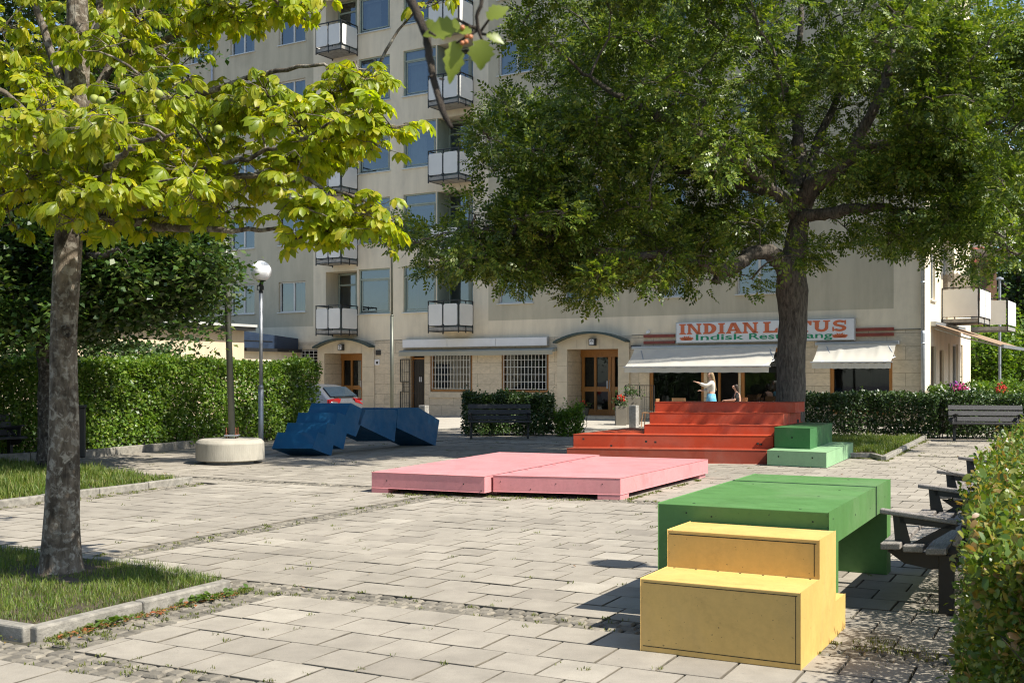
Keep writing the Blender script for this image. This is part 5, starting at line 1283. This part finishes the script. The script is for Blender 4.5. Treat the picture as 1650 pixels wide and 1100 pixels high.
# near bush along the right edge
t = None
bl = [uv2(-.10+.05, 4.6), uv2(-.02, 7.0), uv2(.05, 10.0), uv2(.1, 17.5)]
bl = [uv2(.17, 4.2), uv2(.11, 6.3), uv2(-.10, 8.2), uv2(-.10, 12), uv2(-.08, 17.5)]
hedge('near_bush', 'bushy yellow green hedge with reddish shoots behind the near benches', bl, 1.15, .99, 95000, .042, M['lf_fg'], .03, .13, 'hedge', HEXA, 260, bias=1.7)

# ---- twig hanging into the picture from above, close to the lens
o = P3(690, 60, 2.1); t = thing('hanging_branch', 'out of focus twig with leaves and berries hanging close overhead', 'branch', o)
m = MB(); pth = [P3(590, -260, 2.3), P3(630, -90, 2.2), P3(662, 0, 2.15), P3(684, 50, 2.12), P3(692, 90, 2.1), P3(702, 140, 2.08), P3(714, 180, 2.06), P3(728, 206, 2.05)]
m.tube([p-o for p in wob(pth, .0006, 4)], lerp_r([.012, .010, .009, .008, .0075, .0065, .006, .0035], 29), 8)
m.tube([p-o for p in wob([P3(630, -90, 2.2), P3(700, -60, 2.1), P3(772, -10, 2.05), P3(768, 28, 2.05), P3(772, 52, 2.05), P3(778, 68, 2.05)], .0004, 4)], lerp_r([.007, .005, .004, .0035, .003, .002], 21), 6)
for a, b in (((692, 52), (702, 58)), ((772, 55), (795, 22)), ((774, 55), (800, 58)), ((770, 45), (745, 42)), ((772, 50), (735, 30)), ((776, 62), (775, 75)), ((771, 48), (735, 70)), ((714, 128), (708, 127)), ((699, 120), (693, 124))):
    m.tube([P3(*a, 2.07)-o, P3(*b, 2.06)-o], [.003, .002], 5)
m.build('stem', M['twig'], t, smooth=True)
M['lf_near'] = leafmat('maple_leaf', [(.16, .24, .03), (.22, .28, .04), (.30, .32, .06)], .45, .4, (1.3, 1.25, .4), 3)
def broad(n=13):
    ws = [.04, .30, .24, .42, .36, .46, .32, .30, .16, .12, .02]; return leaf_tpl(ws, .15, .18)
BR = broad()
def nearleaf(px, py, D, a, s, nv, stretch=1.0):
    d = Vector((math.cos(R(a)), 0, -math.sin(R(a)))); V, Q = scatter(BR[0]*[1, stretch, 1], BR[1], np.array([tuple(P3(px, py, D)-o)]), np.array([tuple(d)]), np.array([nv]), np.array([s])); return fast_mesh('leaf', V, Q, M['lf_near'], t, True)
nearleaf(742, 42, 2.08, 170, .072, (.1, -1, .35), .8); nearleaf(734, 66, 2.06, 96, .078, (.35, -1, .1), .6); nearleaf(776, 64, 2.04, 92, .054, (.0, -1, .2), 1.05)
nearleaf(785, 30, 2.05, -32, .046, (.1, -1, .5), .9); nearleaf(784, 56, 2.05, 22, .036, (.2, -1, .6), .8); nearleaf(760, 52, 2.05, 190, .03, (.0, -1, .6), .9); nearleaf(700, 36, 2.12, 160, .022, (.0, -1, .3), 1.2)
m = MB()
for px, py in ((745, 45), (752, 58), (758, 60), (751, 68), (745, 70)): m.ball(P3(px, py, 2.05)-o, .0048, 10)
m.build('berry', M['berry'], t, smooth=True)
# ================================================================ STREET FURNITURE
def bench(label, loc, rz, half, over, wood, group=None, rows_back=3):
    t = thing('park_bench', label, 'bench', (*loc, 0), rz, group); L = half+over
    def planks(name, specs):
        m = MB()
        for y0, y1, z0, z1, tilt in specs:
            T = Matrix.Translation((0, (y0+y1)/2, (z0+z1)/2)) @ Matrix.Rotation(tilt, 4, 'X'); m.box(-L, -(y1-y0)/2, -(z1-z0)/2, L, (y1-y0)/2, (z1-z0)/2, 0, T)
        o = m.build(name, wood, t); bevel(o, .008, 2); return o
    planks('seat', [(-.02, .11, .425, .47, .06), (.125, .255, .418, .463, .06), (.27, .40, .41, .455, .06)])
    s = 1.25
    planks('backrest', [(.455, .495, .47, .59, -.38), (.508, .548, .61, .73, -.38), (.561, .601, .75, .87, -.38)])
    for sx in (-1, 1):
        x = sx*half; m = MB()
        m.box(x-.03, .34, 0, x+.03, .44, .40)                                            # leg
        m.prism([(x-.02, .02, .40), (x-.02, .46, .40), (x-.02, .46, .33), (x-.02, .30, .30), (x-.02, .12, .33)], (.04, 0, 0))
        m.prism([(x-.012, .05, .64), (x-.012, .11, .64), (x-.012, .17, .40), (x-.012, .07, .40)], (.024, 0, 0))
        m.prism([(x-.012, .11, .42), (x-.012, .16, .40), (x-.012, .46, .60), (x-.012, .42, .61)], (.024, 0, 0))
        m.prism([(x-.012, .09, .64), (x-.012, .44, .60), (x-.012, .44, .575), (x-.012, .10, .60)], (.024, 0, 0))
        m.prism([(x-.02, .38, .38), (x-.02, .46, .38), (x-.02, .655, .84), (x-.02, .615, .86)], (.04, 0, 0))
        o = m.build('frame', M['black'], t); bevel(o, .005, 2)
        m = MB(); T = Matrix.Translation((x, .22, .645)) @ Matrix.Rotation(-.10, 4, 'X'); m.box(-.035, -.26, -.016, .035, .24, .018, 0, T); o = m.build('armrest', wood, t); bevel(o, .008, 2)
    return t
ang_uv = math.atan2(-.8894, -.4571)
bench('weathered bench nearest the green table, its end toward the viewer', (3.02, 8.55), ang_uv, .98, .13, M['wood_grey'])
bench('second weathered bench along the right edge beyond the nearest one', (4.62, 11.72), ang_uv, 1.02, .16, M['wood_grey'])
bench('dark stained bench in front of the low middle hedge', (ax(806, 28.0), 28.0), R(3), .72, .08, M['wood_dark'])
bench('weathered bench in shade before the right hand hedge', (ax(1588, 26.9)+.1, 26.9), R(-12), .74, .12, M['wood_dark'])  # weathered wood whose shade is put in through the dark material
bench('bench at the left edge before the tall hedge', (ax(-26, 20.2), 20.2), R(56), .75, .1, M['wood_dark'])

# concrete mast foot + dark leaning mast
c = (ax(371, 20.5), 20.5); t = thing('concrete_base', 'round concrete base holding the dark mast', 'concrete base', (*c, 0))
m = MB(); m.lathe([(.60, .0601), (.615, .072), (.615, .365), (.608, .385), (.575, .422), (.55, .436), (.50, .446), (.02, .452)], (0, 0, 0), 96); m.build('body', M['conc'], t)
m = MB(); m.lathe([(.43, 0), (.43, .0598)], (0, 0, 0), 32); m.build('foot', M['conc_dark'], t)
t = thing('mast', 'dark tapering mast bolted onto the round concrete base', 'pole', (c[0]-.02, c[1], .4525))
b0 = Vector((ax(374, 20.5), 20.5, .53)); tp = Vector((ax(366, 20.5), 20.5, Zh(470, 20.5))); dd = (tp-b0).normalized(); o = Vector(t.location)
m = MB(); m.tube([b0-o, tp-o, tp+dd*1.2-o], [.062, .054, .05], 16); m.build('pole', M['pole_g'], t, smooth=True)
m = MB(); m.cbox((b0.x-o.x, 0, .055), (.24, .24, .02)); m.build('base_plate', M['steel'], t)
for sx in (-1, 1):
    for s2 in (-1, 1): m = MB(); m.tube([(b0.x-o.x+sx*.085, s2*.085, .002), (b0.x-o.x+sx*.085, s2*.085, .20)], .011, 8); m.lathe([(.022, .065), (.022, .085)], (b0.x-o.x+sx*.085, s2*.085, 0), 6); m.build('bolt', M['rust'], t)
# globe lamps
def globe_lamp(label, loc, h, group=None):
    t = thing('globe_lamp', label, 'street lamp', (*loc, 0), 0, group)
    m = MB(); m.tube([(0, 0, 0), (0, 0, 1.35)], .050, 16); m.tube([(0, 0, 1.35), (0, 0, 1.42)], [.058, .036], 16); m.tube([(0, 0, 1.42), (0, 0, h-.42)], .034, 16); m.build('pole', M['steel'], t, smooth=True)
    m = MB(); m.lathe([(.03, -.44), (.045, -.41), (.03, -.38), (.028, -.30), (.05, -.27), (.03, -.24), (.028, -.21), (.10, -.185), (.10, -.175)], (0, 0, h), 16); m.tube([(.0, 0, h-.3), (-.07, 0, h-.28), (-.075, 0, h-.36), (-.03, 0, h-.38)], .01, 6); m.cbox((.03, -.03, h-.33), (.06, .05, .08)); m.build('bracket', M['black'], t, smooth=False)
    m = MB(); m.ball((0, 0, h), .205, 32); m.build('globe', M['white_glass'], t, smooth=True); return t
globe_lamp('white globe lamp on a thin grey pole left of the blue sculpture', (ax(420.5, 22), 22), Zh(437, 22), 'globe lamps of the square')
SUNH = (math.cos(R(28.0)), -math.sin(R(28.0))); cot = 1/math.tan(R(51)); gx, gy = G(996, 908); hL = 4.35
globe_lamp('globe lamp beyond the right edge of the square, casting the round shadow', (gx+SUNH[0]*cot*hL, gy+SUNH[1]*cot*hL), hL, 'globe lamps of the square')
# tall curved street lamp before the shop
D = 41.5; t = thing('street_lamp', 'tall grey street lamp with curved neck before the facade', 'street lamp', (ax(631.5, D), D, 0))
zt = Zh(358, D); m = MB(); m.tube([(0, 0, 0), (0, 0, zt*.52)], [.075, .07], 14); m.tube([(0, 0, zt*.52), (0, 0, zt*.53)], [.07, .05], 14)
pt = [(0, 0, zt*.53), (0, 0, zt-.55)]+[(-.40*(1-math.cos(a)), 0, zt-.55+.55*math.sin(a)) for a in (.4, .8, 1.2, 1.57)]+[(-.75, 0, zt-.03)]; m.tube(pt, .045, 12); m.build('pole', M['pole_g'], t, smooth=True)
m = MB(); m.lathe([(.03, .14), (.10, .08), (.20, -.02), (.20, -.05)][::-1], (-.85, 0, zt-.05), 16); m.build('lamp_head', M['steel'], t, smooth=True)
# thin pole far right
D = 48; t = thing('lamp_post', 'thin grey post among the trees beyond the corner', 'post', (ax(1611, D), D, 0)); m = MB(); m.tube([(0, 0, 0), (0, 0, Zh(452, D))], [.06, .05], 10); m.lathe([(.05, 0), (.16, .03), (.16, .1), (.03, .16)], (0, 0, Zh(452, D)), 12); m.build('pole', M['steel'], t)
# granite posts
for px, lab in ((683, 'square granite post before the barred shop door'), (1021.5, 'square granite post before the restaurant planters')):
    D = 33.9; t = thing('granite_post', lab, 'bollard', (ax(px, D), D, 0), -R(30), 'granite posts'); m = MB(); m.box(-.115, -.115, 0, .115, .115, .70); m.build('body', M['cobble_p'], t, bev=.012)
# litter bin behind trunk
D = 20.3; t = thing('litter_bin', 'narrow dark litter bin half hidden by the chestnut trunk', 'litter bin', (ax(123, D), D, 0), R(20)); m = MB(); m.box(-.16, -.16, .12, .16, .16, 1.02); m.build('body', M['black'], t, bev=.02); m = MB(); m.box(-.03, -.03, 0, .03, .03, .12); m.box(-.18, -.18, 1.021, .18, .18, 1.06); m.build('lid', M['black'], t)
# silver car
def car():
    D = 35.5; t = thing('parked_car', 'silver hatchback parked beyond the blue sculpture', 'car', (-7.2, 38.0, -.12), -R(31.6))
    prof = [(-2.1, .35), (-2.12, .62), (-2.05, .80), (-1.15, .93), (-.45, 1.36), (.2, 1.45), (1.0, 1.42), (1.45, 1.33), (1.93, .98), (2.08, .88), (2.10, .45), (2.02, .30), (-2.0, .28)]
    def hw(x, z): return .88*(1-.16*max(0, (z-.9)/.5))*(1-.10*max(0, (abs(x)-1.4)/.7)**2)
    prof = [(x, z) for x, z in prof]
    m = MB(); n = len(prof); vs = []
    for s in (-1, -.86, .86, 1):
        for x, z in prof:
            zz = z if abs(s) < .9 else z-(.05 if z > .9 else 0)+(.03 if z < .4 else 0); vs.append((x, s*hw(x, z), zz))
    fs = [tuple(range(n-1, -1, -1)), tuple(3*n+i for i in range(n))]
    for k in range(3):
        for i in range(n): j = (i+1) % n; fs.append((k*n+i, k*n+j, (k+1)*n+j, (k+1)*n+i))
    m.add(vs, fs); b = m.build('body', M['carpaint'], t, smooth=True); bevel(b, .05, 3, 25)
    m = MB(); w0, w1 = .66, .56
    m.prism([(1.50, -w1, 1.315), (1.50, w1, 1.315), (1.90, w0, 1.022), (1.90, -w0, 1.022)], (.022, 0, .03)); m.build('rear_window', M['glass_o'], t, bev=.01)
    m = MB()
    for s in (-1, 1): 
        y = s*(hw(0, 1.15)+.004); m.prism([(-1.0, y, .96), (-.42, y*.975, 1.30), (.25, y*.965, 1.37), (1.0, y*.97, 1.34), (1.55, y, 1.02)], (0, s*.012, 0))
    m.build('side_window', M['glass_o'], t)
    for s in (-1, 1):
        m = MB(); m.prism([(2.0, s*.36, .97), (2.0, s*.72, .96), (1.92, s*.82, .93), (1.93, s*.83, .82), (2.0, s*.76, .78), (2.0, s*.40, .86)], (.09, 0, -.01)); m.build('tail_light', M['redlens'], t, bev=.01)
    for x in (-1.35, 1.32):
        for s in (-1, 1): m = MB(); m.tube([(x, s*.70, .31), (x, s*.885, .31)], .31, 24); w = m.build('wheel', M['rubber'], t); m = MB(); m.tube([(x, s*.86, .31), (x, s*.892, .31)], .19, 16); m.build('rim', M['steel'], w)
    m = MB(); m.box(2.09, -.26, .62, 2.115, .26, .73); m.build('number_plate', M['sign_white'], t)
    m = MB(); m.box(2.085, -.7, .36, 2.13, .7, .46); m.build('bumper', M['black'], t)
    m = MB(); m.prism([(1.55, -.5, 1.0), (1.55, .5, 1.0), (1.95, .5, 1.0), (1.95, -.5, 1.0)], (0, 0, .02)); m.build('parcel_shelf', M['black'], t)
car()
# planters and pots by the restaurant
def petals(m, c, r, n, s):
    for _ in range(n):
        p = Vector(c)+Vector(rng.normal(0, 1, 3).tolist()).normalized()*r*rng.uniform(.5, 1); p.z = max(p.z, c[2]-.3*r); m.ball(p, s*rng.uniform(.7, 1.2), 6)
def plantpot(name, label, px, py0, D, w, h, round_, petal, tall=.25, leaf='lf_hd', npet=26, zb=0, rr=.16, cat='planter'):
    t = thing(name, label, cat, (ax(px, D), D, zb), 0); m = MB()
    if round_: m.lathe([(w*.36, 0), (w*.5, h*.9), (w*.54, h*.92), (w*.54, h), (w*.4, h-.02)], (0, 0, 0), 20)
    else: m.box(-w/2, -w/2, 0, w/2, w/2, h)
    m.build('pot', M['terra'] if not round_ else M['pole_g'], t, bev=.01)
    c = rng.normal(0, 1, (160, 3))*[w*.32, w*.32, tall*.35]+[0, 0, h+tall*.35]; n = len(c); V, Q = scatter(*SIMPLE, c, rnd_dirs(n)+[0, 0, .5], rnd_dirs(n)+[0, 0, 1.], rng.uniform(.05, .11, n)); fast_mesh('foliage', V, Q, M[leaf], t)
    if petal: m = MB(); petals(m, (0, 0, h+tall*.75), rr, npet, .032); m.build('flower', M[petal], t)
    return t
plantpot('planter', 'beige box planter with bright red geraniums by the entrance', 1000, 0, 36.0, .34, .62, False, 'petal_r', .3)
plantpot('planter', 'tall beige planter of dark foliage beside the granite post', 1018, 0, 36.6, .50, .92, False, None, .35)
plantpot('flower_pot', 'dark round pot with small red flowers left of the entrance doors', 940, 0, 41.2, .42, .42, True, 'petal_r', .2, npet=9)
plantpot('flower_pot', 'pot of magenta and pink petunias above the right hedge', 1548, 0, 31.0, .7, .95, True, 'petal_p', .3, npet=60, rr=.24, cat='flower pot')
plantpot('flower_pot', 'pot of violet petunias left of the magenta ones', 1538, 0, 31.4, .4, 1.05, True, 'petal_v', .3, npet=30, rr=.18, cat='flower pot')
plantpot('flower_pot', 'pot of white petunias right of the magenta ones', 1562, 0, 31.0, .5, .92, True, 'petal_w', .28, npet=34, rr=.18, cat='flower pot')
plantpot('flower_pot', 'pot of creamy white flowers near the side doors', 1518, 0, 31.2, .5, .88, True, 'petal_w', .3, npet=22, rr=.2, cat='flower pot')
plantpot('flower_pot', 'pot of orange red geraniums far right above the hedge', 1613, 0, 31.0, .5, .98, True, 'petal_r', .3, 'lf_hg', npet=40, rr=.2, cat='flower pot')
hedge('loose_shrub', 'bright green loose shrub behind the flower pots at the far right', [(12.4, 33.2), (15.6, 32.8)], .9, 1.25, 9000, .09, M['lf_hg'], .05, .25, 'shrub', shoots=60)
# gate / railings near the left end of the restaurant
D = 38.0; t = thing('terrace_railing', 'thin metal terrace railing panel between entrance and restaurant window', 'railing', (ax(1008, D), D, 0), -ANG)
W_ = 1.05; m = MB()
for x in (0, W_*.50, W_): m.box(x-.02, -.02, 0, x+.02, .02, 1.28)
for z in (.15, 1.27): m.box(0, -.012, z-.012, W_, .012, z+.012)
for i in range(1, 12): m.box(W_*i/12-.004, -.004, .15, W_*i/12+.004, .004, 1.27)
m.build('frame', M['black'], t)
def cafe_chair(label, loc, rz, mat='chairwood'):
    t = thing('cafe_chair', label, 'chair', (*loc, 0), rz, 'wooden cafe chairs'); 
    m = MB(); m.box(-.21, -.21, .44, .21, .21, .465); m.build('seat', M[mat], t, bev=.01)
    m = MB(); m.prism([(-.21, .20, .70), (.21, .20, .70), (.21, .235, .88), (-.21, .235, .88)], (0, .02, 0)); m.build('backrest', M[mat], t, bev=.01)
    for sx in (-1, 1):
        m = MB(); m.tube([(sx*.19, -.19, .44), (sx*.21, -.22, 0)], [.016, .013], 8); m.build('leg', M[mat], t)
        m = MB(); m.tube([(sx*.20, .25, .88), (sx*.195, .20, .5), (sx*.2, .20, .4), (sx*.22, .30, 0)], [.014, .017, .017, .013], 8); m.build('leg', M[mat], t)
    return t
cafe_chair('wooden cafe chair at the left end of the red stage', (ax(1047, 34.6), 34.6), R(250))
cafe_chair('wooden cafe chair turned from the table near the standing woman', (ax(1096, 35.8), 35.8), R(160))
cafe_chair('wooden cafe chair under the seated person in black', (ax(1189, 36.5), 36.55), R(-75))
D = 36.3; t = thing('cafe_table', 'small round cafe table in front of the seated person', 'table', (ax(1168, D), D, 0)); m = MB(); m.lathe([(.38, .72), (.40, .73), (.40, .745), (.38, .75)], (0, 0, 0), 28); m.build('tabletop', M['chairwood'], t); m = MB(); m.tube([(0, 0, .02), (0, 0, .72)], .03, 10); m.lathe([(.25, 0), (.22, .03), (.03, .05)], (0, 0, 0), 20); m.build('leg', M['black'], t)

# ================================================================ PEOPLE
def make_skin(name, joints, edges, mat, parent, root=0, sub=2):
    me = bpy.data.meshes.new(name); bm = bmesh.new(); lay = bm.verts.layers.skin.verify(); vs = [bm.verts.new(j[:3]) for j in joints]
    for a, b in edges: bm.edges.new((vs[a], vs[b]))
    for i, j in enumerate(joints): d = vs[i][lay]; d.radius = (j[3], j[4] if len(j) > 4 else j[3]); d.use_root = (i == root)
    bm.to_mesh(me); bm.free(); me.materials.append(mat); o = link(name, me, parent)
    s = o.modifiers.new('skin', 'SKIN'); s.use_smooth_shade = True; ss = o.modifiers.new('sub', 'SUBSURF'); ss.levels = sub; ss.render_levels = sub; return o
def hand(J, E, w, wi, dirv, side, up, curl=.25, r=.0085):
    """palm + five fingers from the wrist vertex index wi"""
    d = Vector(dirv).normalized(); s = Vector(side).normalized(); u = Vector(up).normalized(); w = Vector(w)
    J.append((*(w+d*.045), .028, .016)); p = len(J)-1; E.append((wi, p)); J.append((*(w+d*.085), .034, .014)); p2 = len(J)-1; E.append((p, p2))
    for k, L in zip((-.027, -.009, .009, .026), (.066, .078, .073, .056)):
        b = w+d*.088+s*k; q = b+d*L*.5-u*curl*L*.2; e = q+(d*.8-u*curl).normalized()*L*.5
        J.append((*q, r)); E.append((p2, len(J)-1)); J.append((*e, r*.8)); E.append((len(J)-2, len(J)-1))
    q = w+d*.05-s*.042; J.append((*q, r*1.15)); E.append((p, len(J)-1)); J.append((*(q+d*.035-s*.012), r*.9)); E.append((len(J)-2, len(J)-1))
# standing woman: local frame faces -x (picture left)
D = 35.2; t = thing('person', 'long haired woman in cream cardigan standing with arm stretched out', 'person', (ax(1146, D), D, 0))
J = [(0, 0, .95, .13, .11), (0, 0, 1.12, .11, .10), (0, 0, 1.30, .13, .15), (0.01, 0, 1.42, .08, .10), (0, 0, 1.49, .045), (-.02, 0, 1.56, .05), (-.03, 0, 1.62, .078, .072), (-.03, 0, 1.69, .072, .068),
     (0, -.17, 1.38, .05), (-.22, -.20, 1.27, .042), (-.44, -.16, 1.38, .030), (0, .17, 1.38, .05), (-.05, .22, 1.14, .042), (-.26, .12, 1.12, .030),
     (0, -.09, .88, .09), (.01, -.10, .50, .058), (.03, -.10, .09, .038), (0, .09, .88, .09), (-.02, .10, .50, .058), (.0, .10, .09, .038), (-.09, -.11, .035, .035, .03), (-.12, .11, .035, .035, .03), (-.115, 0, 1.60, .018), (-.085, 0, 1.565, .03)]
E = [(0, 1), (1, 2), (2, 3), (3, 4), (4, 5), (5, 6), (6, 7), (2, 8), (8, 9), (9, 10), (2, 11), (11, 12), (12, 13), (0, 14), (14, 15), (15, 16), (0, 17), (17, 18), (18, 19), (16, 20), (19, 21), (6, 22), (5, 23)]
hand(J, E, J[10][:3], 10, (-1, 0, .35), (0, 1, 0), (0, 0, 1)); hand(J, E, J[13][:3], 13, (-1, -.2, .15), (0, 1, 0), (0, 0, 1), .6)
make_skin('body', J, E, M['skin'], t)
m = MB()
for s in (-1, 1): m.ball((-.098, s*.03, 1.635), .008, 8)
m.build('eye', M['black'], t); m = MB(); m.ball((-.1, 0, 1.575), .014, 8, sz=.4); m.build('mouth', M['redlens'], t)
J = [(0, 0, 1.02, .15, .13), (0, 0, 1.12, .125, .12), (0, 0, 1.30, .145, .165), (.01, 0, 1.42, .09, .11), (0, -.17, 1.385, .065), (-.20, -.20, 1.275, .062), (-.40, -.165, 1.36, .052), (0, .17, 1.385, .065), (-.05, .225, 1.15, .062), (-.22, .14, 1.12, .052)]
make_skin('cardigan', J, [(0, 1), (1, 2), (2, 3), (2, 4), (4, 5), (5, 6), (2, 7), (7, 8), (8, 9)], M['jacket'], t)
m = MB(); m.lathe([(.28, .32), (.24, .55), (.185, .85), (.15, 1.03)], (0, 0, 0), 24); sk = m.build('skirt', M['skirt'], t, smooth=True); sk.scale = (.85, 1, 1)
J = [(-.02, 0, 1.70, .095, .09), (.02, 0, 1.60, .095, .085), (.07, 0, 1.45, .08, .06), (.10, .01, 1.30, .065, .05), (.13, .02, 1.20, .04, .03), (.17, .03, 1.13, .015)]
make_skin('hair', J, [(i, i+1) for i in range(5)], M['hair_b'], t)
# seated person, facing left
D = 36.5; t = thing('person', 'dark haired person in black top sitting at the cafe table', 'person', (ax(1189, D), D, 0))
J = [(0, 0, .55, .14, .13), (0, 0, .75, .12, .12), (-.02, 0, .93, .13, .16), (-.03, 0, 1.03, .07, .09), (-.05, 0, 1.10, .045), (-.09, 0, 1.17, .05), (-.11, 0, 1.23, .075, .07), (-.11, 0, 1.29, .07, .065),
     (-.03, -.17, 1.0, .05), (-.16, -.22, .80, .042), (-.38, -.12, .79, .03), (-.03, .17, 1.0, .05), (-.15, .23, .80, .042), (-.36, .12, .79, .03),
     (-.02, -.10, .53, .09), (-.42, -.11, .50, .06), (-.44, -.11, .09, .04), (-.02, .10, .53, .09), (-.42, .11, .50, .06), (-.44, .11, .09, .04), (-.56, -.11, .04, .035), (-.56, .11, .04, .035), (-.19, 0, 1.21, .018)]
E = [(0, 1), (1, 2), (2, 3), (3, 4), (4, 5), (5, 6), (6, 7), (2, 8), (8, 9), (9, 10), (2, 11), (11, 12), (12, 13), (0, 14), (14, 15), (15, 16), (0, 17), (17, 18), (18, 19), (16, 20), (19, 21), (6, 22)]
hand(J, E, J[10][:3], 10, (-1, .3, 0), (0, 1, 0), (0, 0, 1)); hand(J, E, J[13][:3], 13, (-1, -.3, 0), (0, 1, 0), (0, 0, 1), .5)
make_skin('body', J, E, M['skin'], t)
m = MB()
for s in (-1, 1): m.ball((-.176, s*.028, 1.245), .007, 8)
m.build('eye', M['black'], t)
J = [(0, 0, .52, .16, .15), (0, 0, .75, .135, .135), (-.02, 0, .93, .145, .17), (-.03, -.17, 1.0, .064), (-.13, -.215, .83, .06), (-.03, .17, 1.0, .064), (-.12, .225, .83, .06), (-.42, -.11, .50, .075), (-.44, -.11, .12, .05), (-.42, .11, .50, .075), (-.44, .11, .12, .05)]
make_skin('clothing', J, [(0, 1), (1, 2), (2, 3), (3, 4), (2, 5), (5, 6), (0, 7), (7, 8), (0, 9), (9, 10)], M['blouse'], t)
J = [(-.10, 0, 1.31, .09, .085), (-.05, 0, 1.24, .09, .08), (-.02, 0, 1.14, .07, .055), (0, 0, 1.02, .035)]
make_skin('hair', J, [(0, 1), (1, 2), (2, 3)], M['hair_d'], t)

# ================================================================ LIGHT, SKY, CAMERA
SUN_EL, SUN_AZ = 51.0, 28.0
s = Vector((math.cos(R(SUN_AZ))*math.cos(R(SUN_EL)), -math.sin(R(SUN_AZ))*math.cos(R(SUN_EL)), math.sin(R(SUN_EL))))
ld = bpy.data.lights.new('sun', 'SUN'); ld.energy = 5.0; ld.angle = R(.53); ld.color = (1.0, .955, .88)
lo = bpy.data.objects.new('sun', ld); COL.objects.link(lo); lo.rotation_euler = s.to_track_quat('Z', 'Y').to_euler(); lo.location = (10, -10, 30)
w = bpy.data.worlds.new('World'); sc.world = w; w.use_nodes = True; t_ = w.node_tree; t_.nodes.clear()
sk = t_.nodes.new('ShaderNodeTexSky'); sk.sky_type = 'NISHITA'; sk.sun_disc = False; sk.sun_elevation = R(SUN_EL); sk.sun_rotation = R(90+SUN_AZ); sk.air_density = 1.0; sk.dust_density = .8; sk.ozone_density = 1.6
bg = t_.nodes.new('ShaderNodeBackground'); bg.inputs[1].default_value = .108; wo = t_.nodes.new('ShaderNodeOutputWorld'); t_.links.new(sk.outputs[0], bg.inputs[0]); t_.links.new(bg.outputs[0], wo.inputs[0])
cd = bpy.data.cameras.new('camera'); co_ = bpy.data.objects.new('camera', cd); COL.objects.link(co_); sc.camera = co_
cd.sensor_width = 36; cd.sensor_fit = 'HORIZONTAL'; cd.lens = 36*F/1650; cd.shift_y = (HY-550)/1650; cd.clip_start = .05; cd.clip_end = 1500
co_.location = (0, 0, EYE); co_.rotation_euler = (R(90), 0, 0)
cd.dof.use_dof = True; cd.dof.focus_distance = 15; cd.dof.aperture_fstop = 9
sc.view_settings.view_transform = 'Standard'; sc.view_settings.look = 'None'; sc.view_settings.exposure = .80; sc.view_settings.gamma = 1; sc.view_settings.use_curve_mapping = False
cy = sc.cycles; cy.filter_width = 1.15; cy.max_bounces = 8; cy.diffuse_bounces = 4; cy.glossy_bounces = 3; cy.transmission_bounces = 4; cy.transparent_max_bounces = 12; cy.use_denoising = True
